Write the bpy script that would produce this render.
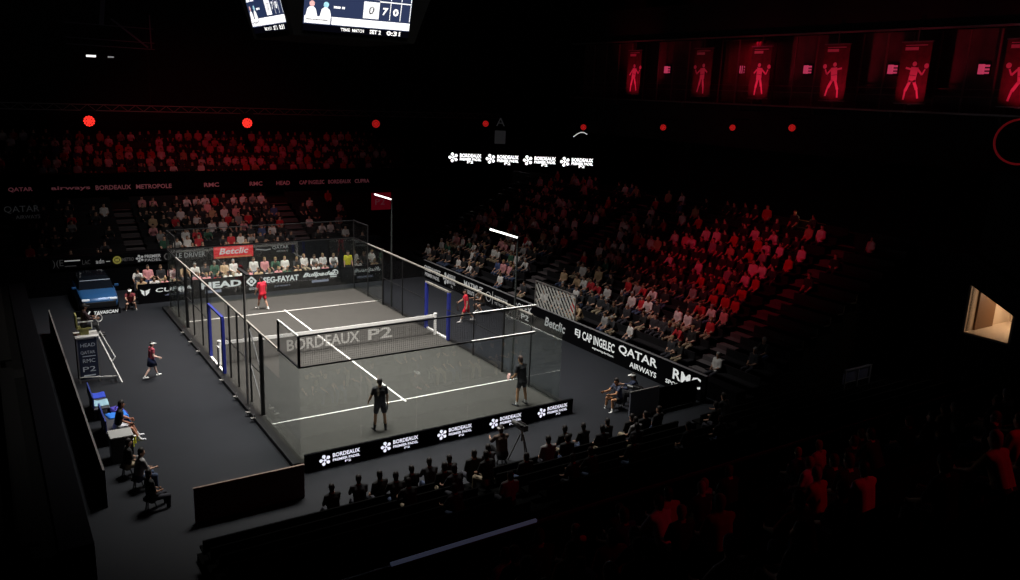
import bpy, bmesh, math, random
import numpy as np
from mathutils import Vector, Matrix

for o in list(bpy.data.objects):
    bpy.data.objects.remove(o)
SC = bpy.context.scene
COL = SC.collection
rnd = random.Random(7)
PI = math.pi

# ------------------------------------------------------------------ camera
F_PX = 807.77
cam_d = bpy.data.cameras.new('camera')
cam_d.sensor_fit = 'HORIZONTAL'
cam_d.sensor_width = 36.0
cam_d.lens = F_PX / 1020 * 36.0
cam_d.clip_end = 300
cam = bpy.data.objects.new('camera', cam_d)
COL.objects.link(cam)
CR = Vector((0.83801443, -0.54421236, 0.03955669))
CU = Vector((0.09685664, 0.21970609, 0.97074612))
CF = Vector((0.53698288, 0.80966792, -0.23682745))
cam.matrix_world = Matrix(((CR.x, CU.x, -CF.x, -12.597), (CR.y, CU.y, -CF.y, -32.892),
                           (CR.z, CU.z, -CF.z, 11.384), (0, 0, 0, 1)))
SC.camera = cam

# ------------------------------------------------------------------ world, exposure, lights
SC.view_settings.view_transform = 'Standard'
SC.view_settings.look = 'None'
SC.view_settings.gamma = 1
SC.view_settings.exposure = 0
SC.view_settings.use_curve_mapping = False
SC.cycles.transparent_max_bounces = 32
W = bpy.data.worlds.new('hall_dark')
SC.world = W
W.use_nodes = True
W.node_tree.nodes['Background'].inputs[0].default_value = (0.6, 0.5, 0.6, 1)
W.node_tree.nodes['Background'].inputs[1].default_value = 0.0006


def light(name, kind, loc, target, power, color=(1, 1, 1), size=1.0, size_y=None, spread=None, cone=None, blend=0.6):
    d = bpy.data.lights.new(name, kind)
    d.energy = power
    d.color = color
    if kind == 'AREA':
        d.shape = 'RECTANGLE'
        d.size = size
        d.size_y = size_y or size
        if spread: d.spread = math.radians(spread)
    if kind == 'SPOT':
        d.spot_size = math.radians(cone)
        d.spot_blend = blend
        d.shadow_soft_size = size
    if kind == 'POINT':
        d.shadow_soft_size = size
    o = bpy.data.objects.new(name, d)
    COL.objects.link(o)
    o.location = loc
    o.rotation_euler = (Vector(target) - Vector(loc)).to_track_quat('-Z', 'Y').to_euler()
    return o


# match lighting hung over the court (lamp rig out of frame)
light('court_rig_light', 'AREA', (0, -5, 17.5), (0, -4.8, 0), 2600, (1, .97, .91), 10, 5, 76)
light('court_rig_light', 'AREA', (0, 5.5, 17.5), (0, 5.6, 0), 2600, (1, .95, .89), 10, 5, 76)
light('side_fill_light', 'SPOT', (1, 0, 18), (-8.8, -1.5, 0), 1500, (1, .97, .95), .5, cone=40, blend=.9)  # added fill for the court sides, not part of the rig
light('side_fill_light', 'SPOT', (-1, -2, 18), (8.3, -5, 0), 900, (.92, .97, 1), .5, cone=38, blend=.9)
# spill on the stands
light('stand_spill_light', 'SPOT', (2, -2, 17), (15, -1, 2), 1350, (1, .8, .74), .6, cone=66, blend=1)
light('stand_spill_light', 'SPOT', (-2, 4, 17), (-1, 18.5, 1.6), 1500, (1, .9, .85), .6, cone=50, blend=1)
light('courtside_light', 'SPOT', (0, 4, 14), (-.3, 13.2, .8), 2300, (1, .84, .64), .4, cone=34, blend=.7)
# red show lights
light('red_show_light', 'SPOT', (-2, 10, 17), (2, 29, 6), 1400, (1, .01, .04), .5, cone=58, blend=1)
light('red_show_light', 'SPOT', (2, 8, 17), (3, 22, 3.0), 900, (1, .01, .04), .5, cone=40, blend=1)
light('red_show_light', 'SPOT', (4, -8, 17), (17.5, -7, 3), 3300, (1, .015, .06), .5, cone=40, blend=1)
light('red_show_light', 'SPOT', (5, -35, 15), (.4, -25.6, 4.6), 420, (1, .01, .05), .5, cone=42, blend=1)

# ------------------------------------------------------------------ materials
MATS = {}


def mat(name, color, rough=.6, metal=0., var=0., scale=8., spec=.5, emit=None, estr=0., alpha=1.):
    if name in MATS: return MATS[name]
    m = bpy.data.materials.new(name)
    m.use_nodes = True
    nt = m.node_tree
    b = nt.nodes['Principled BSDF']
    b.inputs['Base Color'].default_value = (*color, 1)
    b.inputs['Roughness'].default_value = rough
    b.inputs['Metallic'].default_value = metal
    b.inputs['Specular IOR Level'].default_value = spec
    b.inputs['Alpha'].default_value = alpha
    if var:
        tc = nt.nodes.new('ShaderNodeTexCoord')
        n = nt.nodes.new('ShaderNodeTexNoise')
        n.inputs['Scale'].default_value = scale
        n.inputs['Detail'].default_value = 4
        r = nt.nodes.new('ShaderNodeMix')
        r.data_type = 'RGBA'
        r.inputs[6].default_value = (*[c * (1 - var) for c in color], 1)
        r.inputs[7].default_value = (*[min(1, c * (1 + var)) for c in color], 1)
        nt.links.new(tc.outputs['Object'], n.inputs['Vector'])
        nt.links.new(n.outputs['Fac'], r.inputs[0])
        nt.links.new(r.outputs[2], b.inputs['Base Color'])
    if emit:
        b.inputs['Emission Color'].default_value = (*emit, 1)
        b.inputs['Emission Strength'].default_value = estr
    MATS[name] = m
    return m


def glass_mat(name, tint=(.94, .97, .965), ior=1.75, haze=.002):
    m = bpy.data.materials.new(name)
    m.use_nodes = True
    nt = m.node_tree
    nt.nodes.clear()
    out = nt.nodes.new('ShaderNodeOutputMaterial')
    t = nt.nodes.new('ShaderNodeBsdfTransparent')
    t.inputs[0].default_value = (*tint, 1)
    g = nt.nodes.new('ShaderNodeBsdfGlossy')
    g.inputs['Roughness'].default_value = .015
    d = nt.nodes.new('ShaderNodeBsdfDiffuse')
    d.inputs[0].default_value = (.8, .85, .85, 1)
    lw = nt.nodes.new('ShaderNodeLayerWeight')
    lw.inputs['Blend'].default_value = .5
    pw = nt.nodes.new('ShaderNodeMath'); pw.operation = 'POWER'; pw.inputs[1].default_value = 5
    f = nt.nodes.new('ShaderNodeMapRange')
    f0 = ((ior - 1) / (ior + 1)) ** 2
    f.inputs['To Min'].default_value = f0
    nt.links.new(lw.outputs['Facing'], pw.inputs[0])
    nt.links.new(pw.outputs[0], f.inputs['Value'])
    a = nt.nodes.new('ShaderNodeMixShader')
    b = nt.nodes.new('ShaderNodeMixShader')
    a.inputs[0].default_value = haze
    nt.links.new(t.outputs[0], a.inputs[1])
    nt.links.new(d.outputs[0], a.inputs[2])
    nt.links.new(f.outputs[0], b.inputs[0])
    nt.links.new(a.outputs[0], b.inputs[1])
    nt.links.new(g.outputs[0], b.inputs[2])
    nt.links.new(b.outputs[0], out.inputs[0])
    MATS[name] = m
    return m


M_GLASS = glass_mat('tempered_glass')
M_PANE = glass_mat('thin_pane', (.8, .85, .9), 1.5, .004)
M_CARPET = mat('court_carpet', (.049, .047, .0435), .95, var=.1, scale=1.3, spec=.1)
M_OUTER = mat('hall_floor_vinyl', (.0092, .0108, .0148), .7, var=.15, scale=.8, spec=.25)
M_LINE = mat('line_white', (.82, .8, .77), .8)
M_BLACK = mat('black_powder_coat', (.008, .008, .009), .5)
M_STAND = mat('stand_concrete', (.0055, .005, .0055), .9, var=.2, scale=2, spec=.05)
M_DARK = mat('stand_shaded', (.003, .003, .003), .95, spec=.02)  # darker copy of the stand colour, painting the unlit terraces
M_DSEAT = mat('seat_row_shaded', (.004, .004, .004), .9, spec=.05)  # seat colour darkened likewise for the stands without light
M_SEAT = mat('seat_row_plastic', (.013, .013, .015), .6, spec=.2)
M_STEP = mat('aisle_step', (.09, .08, .085), .9)
M_GREY = mat('grey_metal', (.32, .31, .3), .4, .6)
M_WHITE = mat('white_paint', (.85, .84, .82), .5)
M_NAVY = mat('blue_frame_pad', (.018, .03, .3), .6)
M_BOARD = mat('board_black', (.003, .003, .004), .9, spec=.04)
M_WALL = mat('hall_wall', (.012, .011, .012), .95, var=.2, scale=.5)
M_LED = mat('led_white', (.1, .1, .1), .5, emit=(.85, .85, 1), estr=.95)
M_LED_HI = mat('led_white_bright', (.1, .1, .1), .5, emit=(1, 1, 1), estr=1.5)
M_LED_MID = mat('led_white_mid', (.1, .1, .1), .5, emit=(.95, .97, .95), estr=.62)
M_LED_LO = mat('led_white_low', (.1, .1, .1), .5, emit=(.9, .9, .9), estr=.22)
M_LED_FAINT = mat('led_white_faint', (.1, .1, .1), .5, emit=(.8, .8, .85), estr=.012)
M_PRINT = mat('printed_white', (.75, .75, .75), .7)
M_TUBE = mat('light_bar_tube', (.8, .8, .8), .5, emit=(1, .95, .92), estr=2.2)


# ------------------------------------------------------------------ mesh helpers
class MB:
    def __init__(s): s.bm = bmesh.new()

    def box(s, c, size, rz=0, mi=0):
        c = Vector(c); hx, hy, hz = [v / 2 for v in size]
        R = Matrix.Rotation(rz, 3, 'Z')
        v = [s.bm.verts.new(c + R @ Vector((x * hx, y * hy, z * hz))) for x in (-1, 1) for y in (-1, 1) for z in (-1, 1)]
        for f in ((0, 1, 3, 2), (4, 6, 7, 5), (0, 4, 5, 1), (2, 3, 7, 6), (0, 2, 6, 4), (1, 5, 7, 3)):
            s.bm.faces.new([v[i] for i in f]).material_index = mi
        return s

    def span(s, lo, hi, mi=0):
        return s.box([(a + b) / 2 for a, b in zip(lo, hi)], [abs(b - a) for a, b in zip(lo, hi)], 0, mi)

    def beam(s, a, b, w, h=None, mi=0):
        a = Vector(a); b = Vector(b); h = h or w
        d = (b - a); d.normalize()
        up = Vector((0, 0, 1)) if abs(d.z) < .95 else Vector((0, 1, 0))
        x = d.cross(up).normalized(); y = x.cross(d)
        v = []
        for p in (a, b):
            for sx, sy in ((-1, -1), (1, -1), (1, 1), (-1, 1)):
                v.append(s.bm.verts.new(p + x * (sx * w / 2) + y * (sy * h / 2)))
        for f in ((0, 3, 2, 1), (4, 5, 6, 7), (0, 1, 5, 4), (1, 2, 6, 5), (2, 3, 7, 6), (3, 0, 4, 7)):
            s.bm.faces.new([v[i] for i in f]).material_index = mi
        return s

    def loft(s, rings, mi=0, cap=True):
        R = [[s.bm.verts.new(Vector(p)) for p in r] for r in rings]
        n = len(R[0])
        for a, b in zip(R, R[1:]):
            for i in range(n):
                s.bm.faces.new((a[i], a[(i + 1) % n], b[(i + 1) % n], b[i])).material_index = mi
        if cap:
            s.bm.faces.new(R[0][::-1]).material_index = mi
            s.bm.faces.new(R[-1]).material_index = mi
        return s

    def tube(s, a, b, r0, r1=None, n=12, mi=0):
        r1 = r0 if r1 is None else r1
        a = Vector(a); b = Vector(b)
        d = (b - a).normalized()
        x = d.orthogonal().normalized(); y = d.cross(x)
        ring = lambda p, r: [p + x * (r * math.cos(t * 2 * PI / n)) + y * (r * math.sin(t * 2 * PI / n)) for t in range(n)]
        return s.loft([ring(a, r0), ring(b, r1)], mi)

    def cone_caps(s, a, b, r0, r1, n=10, k=4):
        """round cone: a tapered limb with round ends"""
        a = Vector(a); b = Vector(b)
        if (b - a).length < 1e-5: b = a + Vector((0, 0, 1e-4))
        d = (b - a).normalized()
        x = d.orthogonal().normalized(); y = d.cross(x)
        rings = []
        for i in range(k):
            t = -PI / 2 + (i + .5) / k * PI / 2
            rings.append((a + d * (r0 * math.sin(t)), r0 * math.cos(t)))
        for i in range(k):
            t = (i + .5) / k * PI / 2
            rings.append((b + d * (r1 * math.sin(t)), r1 * math.cos(t)))
        return s.loft([[p + x * (r * math.cos(q * 2 * PI / n)) + y * (r * math.sin(q * 2 * PI / n)) for q in range(n)] for p, r in rings])

    def torus(s, c, ax, R, r, n=20, k=8, mi=0):
        c = Vector(c); ax = Vector(ax).normalized()
        x = ax.orthogonal().normalized(); y = ax.cross(x)
        g = []
        for i in range(n):
            t = i * 2 * PI / n
            o = x * math.cos(t) + y * math.sin(t)
            g.append([s.bm.verts.new(c + o * (R + r * math.cos(q * 2 * PI / k)) + ax * (r * math.sin(q * 2 * PI / k))) for q in range(k)])
        for i in range(n):
            for q in range(k):
                s.bm.faces.new((g[i][q], g[(i + 1) % n][q], g[(i + 1) % n][(q + 1) % k], g[i][(q + 1) % k])).material_index = mi
        return s

    def mesh(s, name='m'):
        bmesh.ops.recalc_face_normals(s.bm, faces=s.bm.faces)
        me = bpy.data.meshes.new(name)
        s.bm.to_mesh(me); s.bm.free()
        return me

    def obj(s, name, mats, parent=None, bevel=0, smooth=False):
        return add(name, s.mesh(name), mats, parent, bevel, smooth)


def add(name, me, mats, parent=None, bevel=0, smooth=False):
    o = bpy.data.objects.new(name, me)
    COL.objects.link(o)
    for m in (mats if isinstance(mats, (list, tuple)) else [mats]):
        me.materials.append(m)
    if parent: o.parent = parent
    if smooth: me.polygons.foreach_set('use_smooth', [True] * len(me.polygons))
    if bevel:
        bv = o.modifiers.new('b', 'BEVEL'); bv.width = bevel; bv.segments = 2; bv.limit_method = 'ANGLE'
    return o


def tag(o, label=None, cat=None, group=None, kind=None):
    if label: o['label'] = label
    if cat: o['category'] = cat
    if group: o['group'] = group
    if kind: o['kind'] = kind
    return o


def thing(name, label, cat, loc=(0, 0, 0), rz=0, group=None):
    o = bpy.data.objects.new(name, None)
    o.empty_display_size = .2
    COL.objects.link(o)
    o.location = loc
    o.rotation_euler = (0, 0, rz)
    return tag(o, label, cat, group)


def copy_tree(o, parent=None):
    c = o.copy(); COL.objects.link(c)
    c.parent = parent
    for ch in o.children:
        copy_tree(ch, c)
    return c


def text_parts(txt, height, width=None, shear=0., bold=.0, spacing=1.):
    cu = bpy.data.curves.new('t', 'FONT')
    cu.body = txt
    cu.size = 1
    cu.shear = shear
    cu.offset = bold
    cu.space_character = spacing
    cu.resolution_u = 2
    o = bpy.data.objects.new('t', cu)
    me = bpy.data.meshes.new_from_object(o)
    V = np.array([v.co[:] for v in me.vertices])
    if len(V) == 0: return V, []
    lo, hi = V.min(0), V.max(0)
    V[:, 0] -= lo[0]; V[:, 1] -= lo[1]
    sy = height / (hi[1] - lo[1]); sx = (width / (hi[0] - lo[0])) if width else sy
    V[:, 0] *= sx; V[:, 1] *= sy
    Fc = [tuple(p.vertices) for p in me.polygons]
    bpy.data.objects.remove(o); bpy.data.meshes.remove(me); bpy.data.curves.remove(cu)
    return V, Fc


class Decal:
    """flat artwork on the face of a board: x along the face, y up it"""
    def __init__(s, origin, xdir, ydir, off=.006):
        s.o = Vector(origin); s.x = Vector(xdir).normalized(); s.y = Vector(ydir).normalized()
        s.n = s.x.cross(s.y); s.o = s.o + s.n * off
        s.V = []; s.F = []; s.M = []

    def put(s, V2, F, mi=0):
        b = len(s.V)
        for v in V2: s.V.append(s.o + s.x * float(v[0]) + s.y * float(v[1]))
        for f in F:
            s.F.append([b + i for i in f]); s.M.append(mi)

    def text(s, txt, x, y, h, w=None, mi=0, shear=0., bold=.0, spacing=1.):
        V, F = text_parts(txt, h, w, shear, bold, spacing)
        if len(V): s.put(V[:, :2] + np.array([x, y]), F, mi)
        return s

    def rect(s, x0, y0, x1, y1, mi=0):
        s.put([(x0, y0), (x1, y0), (x1, y1), (x0, y1)], [(0, 1, 2, 3)], mi); return s

    def poly(s, pts, mi=0):
        s.put(pts, [tuple(range(len(pts)))], mi); return s

    def disc(s, x, y, r, mi=0, n=14, ry=None):
        ry = ry or r
        return s.poly([(x + r * math.cos(i * 2 * PI / n), y + ry * math.sin(i * 2 * PI / n)) for i in range(n)], mi)

    def ring(s, x, y, r, w, mi=0, n=20, a0=0, a1=2 * PI):
        for i in range(n):
            t, u = a0 + i * (a1 - a0) / n, a0 + (i + 1) * (a1 - a0) / n
            s.put([(x + r * math.cos(t), y + r * math.sin(t)), (x + r * math.cos(u), y + r * math.sin(u)),
                   (x + (r - w) * math.cos(u), y + (r - w) * math.sin(u)), (x + (r - w) * math.cos(t), y + (r - w) * math.sin(t))], [(0, 1, 2, 3)], mi)
        return s

    def line(s, x0, y0, x1, y1, w, mi=0):
        d = Vector((x1 - x0, y1 - y0)).normalized() * (w / 2)
        s.put([(x0 - d.y, y0 + d.x), (x0 + d.y, y0 - d.x), (x1 + d.y, y1 - d.x), (x1 - d.y, y1 + d.x)], [(0, 1, 2, 3)], mi); return s

    def flower(s, x, y, r, mi=0):
        for k in range(5):
            a = PI / 2 + k * 2 * PI / 5 + .3
            s.disc(x + .66 * r * math.cos(a), y + .66 * r * math.sin(a), .3 * r, mi)
            s.line(x, y, x + .6 * r * math.cos(a), y + .6 * r * math.sin(a), .14 * r, mi)
        return s

    def obj(s, name, mats, parent=None):
        me = bpy.data.meshes.new(name)
        me.from_pydata([tuple(v) for v in s.V], [], s.F)
        o = add(name, me, mats, None)
        me.polygons.foreach_set('material_index', s.M)
        if parent:
            o.parent = parent
            o.matrix_parent_inverse = Matrix.Translation(-Vector(parent.location)) if not parent.rotation_euler.z else parent.matrix_basis.inverted()
        return o


def struct(name, mb, m, label=None, bevel=0):
    o = mb.obj(name, m, None, bevel)
    o['kind'] = 'structure'
    if label: o['label'] = label
    return o


# ------------------------------------------------------------------ room shell
FZ = -.12
struct('floor', MB().span((-34, -36, FZ - .3), (40, 42, FZ)), M_OUTER)
struct('ceiling', MB().span((-34, -36, 24), (40, 42, 24.3)), M_WALL)
struct('wall_far', MB().span((-34, 33.2, FZ), (40, 33.6, 24)), M_WALL)
struct('wall_left', MB().span((-34, -36, FZ), (-33.6, 42, 24)), M_WALL)
struct('wall_near', MB().span((-34, -36.4, FZ), (40, -36, 24)), M_WALL)
struct('wall_right', MB().span((34, -36, FZ), (34.4, 42, 24)), M_WALL)

# ------------------------------------------------------------------ padel court
court = thing('padel_court', 'grey padel court surface with white service lines', 'court', (0, 0, 0))
MB().span((-5.12, -10.3, FZ), (5.12, 10.3, 0)).obj('carpet', M_CARPET, court)
MB().span((-5.36, -10.3, FZ), (-5.12, 10.3, .02)).span((5.12, -10.3, FZ), (5.36, 10.3, .02)).obj('base_beam', M_BLACK, court)
for y in (-6.95, 6.95):
    MB().span((-4.98, y - .028, 0), (4.98, y + .028, .004)).obj('service_line', M_LINE, court)
MB().span((-.034, -7.15, 0), (.034, 7.15, .005)).obj('centre_line', M_LINE, court)

cage = thing('court_enclosure', 'glass and wire mesh enclosure around the padel court', 'fence', (0, 0, 0))


def glass(a, b, z0, z1):
    (x0, y0), (x1, y1) = a, b
    MB().beam((x0, y0, (z0 + z1) / 2), (x1, y1, (z0 + z1) / 2), .014, z1 - z0).obj('glass_panel', M_GLASS, cage)


def wire(a, b, z0, z1, step=.07, t=.003):
    a = Vector((*a, 0)); b = Vector((*b, 0)); L = (b - a).length; d = (b - a) / L
    mb = MB()
    n = int(L / step)
    for i in range(n + 1):
        p = a + d * (i * L / n)
        mb.beam((p.x, p.y, z0), (p.x, p.y, z1), t)
    k = int((z1 - z0) / step)
    for i in range(k + 1):
        z = z0 + (z1 - z0) * i / k
        mb.beam((a.x, a.y, z), (b.x, b.y, z), t)
    mb.obj('mesh_panel', M_BLACK, cage)


def rail(a, b, w=.05, m=None):
    MB().beam(a, b, w).obj('rail', m or M_BLACK, cage)


def post(x, y, z1, w=.08, m=None):
    MB().beam((x, y, 0), (x, y, z1), w).obj('post', m or M_BLACK, cage)


M_RAIL = mat('rail_pale', (.30, .28, .25), .35)
M_RAILW = mat('rail_white', (.93, .93, .92), .3)
for y in (-10, 10):
    for i in range(5):
        glass((-5 + 2 * i + .012, y), (-3 + 2 * i - .012, y), 0, 3)
    for i in range(4 if y < 0 else 5):
        wire((-5 + 2 * i, y), ((-3 + 2 * i), y), 3, 4, t=.0048 if y < 0 else .003)
for z in (3, 4):
    rail((-5, -10, z), (1.1, -10, z), .05)
    rail((1.1, -10, z), (3.75, -10, z), .07, M_RAILW)
    rail((-5, 10, z), (5, 10, z), .04)
for sx in (-5, 5):
    for sy in (-1, 1):
        glass((sx, sy * 10), (sx, sy * 8.01), 0, 3)
        glass((sx, sy * 7.99), (sx, sy * 6), 0, 3 if sx > 0 else 2)
        if not (sx > 0 and sy < 0):
            wire((sx, sy * 10), (sx, sy * 8), 3, 4, t=.0048 if sy < 0 else .003)
            for z in (3, 4):
                rail((sx, sy * 10, z), (sx, sy * 8, z), .05, M_RAILW if (z == 4 and sy < 0) else M_BLACK)
        if sx < 0:
            wire((sx, sy * 8), (sx, sy * 6), 2, 3)
        rail((sx, sy * 8, 3), (sx, sy * 6, 3), .05, M_RAIL)
        wire((sx, sy * 6), (sx, sy * 3.6), 0, 3)
        wire((sx, sy * 3.6), (sx, sy * 1.15), 0, 3)
        rail((sx, sy * 6, 3), (sx, sy * 1.15, 3), .06, M_RAIL)
        rail((sx, sy * 6, 1.5), (sx, sy * 1.15, 1.5), .03)
        for yy, h, w in ((8, 4, .06), (6, 3, .12), (4.6, 3, .06), (2.9, 3, .06), (1.75, 3, .06)) if sx < 0 else ((8, 4, .06), (6, 3, .1), (3.6, 3, .06)):
            if yy == 8 and sx > 0 and sy < 0: h = 3
            if yy == 8 and sx < 0 and sy < 0:
                MB().beam((sx, -8, 3), (sx, -8, 4), .06).obj('post', M_BLACK, cage)
                MB().box((sx, -8, 2.98), (.08, .1, .06)).obj('clamp', M_WHITE, cage)
                continue
            post(sx, sy * yy, h, w if sx < 0 else w * .7)
    rail((sx, -1.15, 3), (sx, 1.15, 3), .06, M_RAIL)
for x in (-5, 5):
    post(x, 10, 4, .05)
MB().beam((-5, -10, 3), (-5, -10, 4), .07).obj('post', M_BLACK, cage)
MB().beam((-5, -6, 1.5), (-5, -4.6, 2.8), .04).obj('brace', M_BLACK, cage)
MB().beam((-5, -6, .25), (-5, -4.6, 1.45), .04).obj('brace', M_BLACK, cage)
for y in (5.2, 3.6, 2.1, -1.9, -3.9, -5.6, -6.2):
    MB().box((-5.42, y, .02), (.16, .14, .05)).box((-5.36, y, .1), (.03, .05, .14)).obj('foot_plate', M_GREY, cage, bevel=.006)

# the two padded door frames beside the net
for sx in (-1, 1):
    nm = 'umpire chair' if sx < 0 else 'red-shirted player outside'
    d = thing('door_frame', 'blue padded opening frame of the court on the side of the ' + nm, 'frame', (sx * 5.1, 0, 0), group='court opening frames')
    for y in (-1.12, 1.12):
        MB().box((0, y, 1.15), (.12, .2, 2.3)).obj('upright_pad', M_NAVY, d, bevel=.02)
    MB().box((0, 0, 2.33), (.1, 2.4, .07)).obj('top_bar', M_NAVY if sx < 0 else M_RAIL, d)
    MB().box((sx * .02, 0, .05), (.1, 2.3, .07)).obj('bottom_bar', M_WHITE, d)
    if sx < 0:
        MB().box((-.02, -.35, .5), (.05, .3, .8)).obj('white_pad', M_WHITE, d, bevel=.01)

# net
net = thing('tennis_net', 'black padel net with a white top band between white posts', 'net', (0, 0, 0))
for x in (-5, 5):
    MB().tube((x, 0, 0), (x, 0, 1.02), .07, .07, 14).tube((x, 0, 1.02), (x, 0, 1.05), .085, .07, 14).obj('net_post', M_WHITE, net, smooth=False)
SAG = lambda x: .88 + .04 * (x / 5) ** 2
mb = MB()
for i in range(223):
    x = -4.93 + i * 9.86 / 222
    mb.beam((x, 0, .02), (x, 0, SAG(x) - .03), .006)
for k in range(19):
    xs = [-4.93, -2.5, 0, 2.5, 4.93]
    for a, b in zip(xs, xs[1:]):
        mb.beam((a, 0, .02 + k / 18 * (SAG(a) - .06)), (b, 0, .02 + k / 18 * (SAG(b) - .06)), .006)
mb.obj('netting', M_BLACK, net)
mb = MB()
xs = [-4.93 + i * 9.86 / 16 for i in range(17)]
for a, b in zip(xs, xs[1:]):
    mb.beam((a, 0, SAG(a) + .01), (b, 0, SAG(b) + .01), .025, .14)
mb.obj('top_band', M_WHITE, net)
# city name printed through the netting
mp = bpy.data.materials.new('net_print')
mp.use_nodes = True
nt = mp.node_tree
tr = nt.nodes.new('ShaderNodeBsdfTransparent'); mx = nt.nodes.new('ShaderNodeMixShader'); mx.inputs[0].default_value = .62
nt.nodes['Principled BSDF'].inputs['Base Color'].default_value = (.8, .78, .75, 1)
nt.links.new(tr.outputs[0], mx.inputs[1]); nt.links.new(nt.nodes['Principled BSDF'].outputs[0], mx.inputs[2])
nt.links.new(mx.outputs[0], nt.nodes['Material Output'].inputs[0])
Decal((-2.2, 0, .17), (1, 0, 0), (0, 0, 1), .012).text('BORDEAUX', 0, 0, .52, 3.35, bold=.02).text('P2', 3.75, 0, .52, 1.2, bold=.02).obj('lettering', mp, net)

# lamp posts of the court
for i, (x, y, lab) in enumerate(((5.25, 5.45, 'court lamp post with a lit bar at the far end of the glass'),
                                 (5.25, -6.4, 'court lamp post with a lit bar by the wire mesh near the players in black'),
                                 (-5.2, -4.85, 'dark court lamp post on the umpire chair side of the mesh'))):
    p = thing('court_lamp', lab, 'lamp post', (x, y, 0), group='court lamp posts')
    h = 5.72 if x > 0 else 4.95
    MB().tube((0, 0, 0), (0, 0, h), .05, .04, 10).obj('pole', M_GREY if x < 0 else mat('pole_green_grey', (.03, .036, .036), .5), p)
    MB().box((0, 0, .01), (.24, .24, .03)).obj('base_plate', M_BLACK, p)
    if x > 0:
        MB().beam((-.05, -.15, h + .06), (-.05, 1.95, h + .06), .1, .09).obj('lamp_housing', M_BLACK, p)
        MB().beam((-.115, -.13, h + .08), (-.115, 1.93, h + .08), .04, .06).obj('light_bar', M_TUBE, p)
    else:
        MB().beam((.0, -.6, h), (.0, .6, h), .12, .05).obj('lamp_housing', M_BLACK, p)

# ------------------------------------------------------------------ advertising boards
ORD = ['first', 'second', 'third', 'fourth', 'fifth', 'sixth', 'seventh', 'eighth']


def board(name, label, cat, a, b, z0, z1, thick, art, mats, group=None, body=None):
    """upright board from a to b (its face looks to the right-hand side walking a -> b)"""
    a = Vector((*a, 0)); b = Vector((*b, 0)); L = (b - a).length; d = (b - a) / L
    n = Vector((d.y, -d.x, 0))
    c = (a + b) / 2
    t = thing(name, label, cat, (c.x, c.y, z0), math.atan2(d.y, d.x), group)
    MB().box((0, thick / 2, (z1 - z0) / 2), (L - .006, thick, z1 - z0)).obj('panel', body or M_BOARD, t)
    D = Decal((-L / 2, 0, 0), (1, 0, 0), (0, 0, 1), .006)
    art(D, L, z1 - z0)
    o = D.obj('artwork', mats)
    o.parent = t
    return t


LED = [M_LED, M_LED_HI, M_LED_MID, M_LED_LO]


def art_event(D, L, H, x0=.46, mi=0):
    D.flower(x0 + .17, H * .48, H * .36, mi)
    D.text('BORDEAUX', x0 + .42, H * .55, H * .26, .9, mi, bold=.03)
    D.text('PREMIER PADEL', x0 + .42, H * .3, H * .16, .9, mi, bold=.03)
    D.text('P2', x0 + .82, H * .1, H * .13, .2, mi, bold=.02)


for i in range(5):
    x0 = -5.12 + i * 2.05
    board('led_board', '%s LED panel with white flower logo under the near glass, counted from the umpire side' % ORD[i], 'advertising board',
          (x0, -10.72), (x0 + 2.05, -10.72), FZ, .42, .1, lambda D, L, H: art_event(D, L, H), LED, 'LED panels under the near glass')

# far end boards
M_BLUEP = mat('led_blue_grey', (.1, .1, .1), .5, emit=(.35, .4, .6), estr=.35)
FARM = [M_LED_MID, M_BLUEP, M_LED_LO]


def art_cupra(D, L, H):
    z = H * .62
    D.poly([(.1, z + .14), (.2, z + .1), (.3, z + .05), (.3, z - .22), (.17, z - .08), (.15, z + .04)])
    D.poly([(.6, z + .14), (.55, z + .04), (.53, z - .08), (.36, z - .22), (.36, z + .05), (.5, z + .1)])
    D.text('CUPRA', .85, z - .08, .22, 1.85, 0, shear=.1, bold=.01)
    D.text('official partner', 1.3, z - .34, .13, 1.2, 1)


def art_head(D, L, H):
    D.text('HEAD', .3, H * .48, .36, 2.15, 0, bold=.04).rect(.5, H * .24, 1.35, H * .38, 1)


def art_seg(D, L, H):
    z = H * .66
    for r, m in ((.25, 0),):
        D.line(.3, z - r, .3 + r, z, .09); D.line(.3 + r, z, .3, z + r, .09); D.line(.3, z + r, .3 - r, z, .09); D.line(.3 - r, z, .3, z - r, .09)
    D.disc(.3, z, .09)
    D.text('SEG-FAYAT', .95, z - .17, .34, 2.05, 0, bold=.035)
    D.text('partenaire', 1.6, H * .2, .15, .9, 1).text('GROUPE', .15, H * .2, .13, .5, 0)


def art_script(D, L, H):
    D.text('Bullpadel', .15, H * .56, .32, 2.0, 0, shear=.4, bold=.03)
    D.ring(2.1, H * .74, .2, .05, 0, 14, -.6, 2.6)
    for k in range(3): D.rect(1.8, H * .5 + k * .1, 2.2, H * .5 + k * .1 + .05)
    D.rect(.8, H * .28, 1.7, H * .4, 1).disc(.75, H * .33, .08, 1)


for nm, x0, x1, art in (('with a white horned badge', -6.25, -3.4, art_cupra), ('with wide white capitals', -3.4, -.7, art_head),
                        ('with a white diamond logo behind the red player', -.7, 2.4, art_seg), ('with slanted white script', 2.4, 5.25, art_script)):
    board('advert_board', 'black board %s behind the far glass' % nm, 'advertising board', (x0, 11.7), (x1, 11.7), FZ, .92, .1, art, FARM, 'boards along the far end')
struct('trim_1', MB().span((3.7, 11.72, FZ), (10.3, 11.82, .92)), M_BOARD)

# boards along the right side (they face the court)
SIDE = [M_LED_MID, M_LED_LO]


def arts(lines, mi=0, shear=0):
    def f(D, L, H):
        for txt, x0, w, y, h in lines:
            D.text(txt, x0 * L, y * H, h * H, w * L, mi, shear, .02)
    return f


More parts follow.
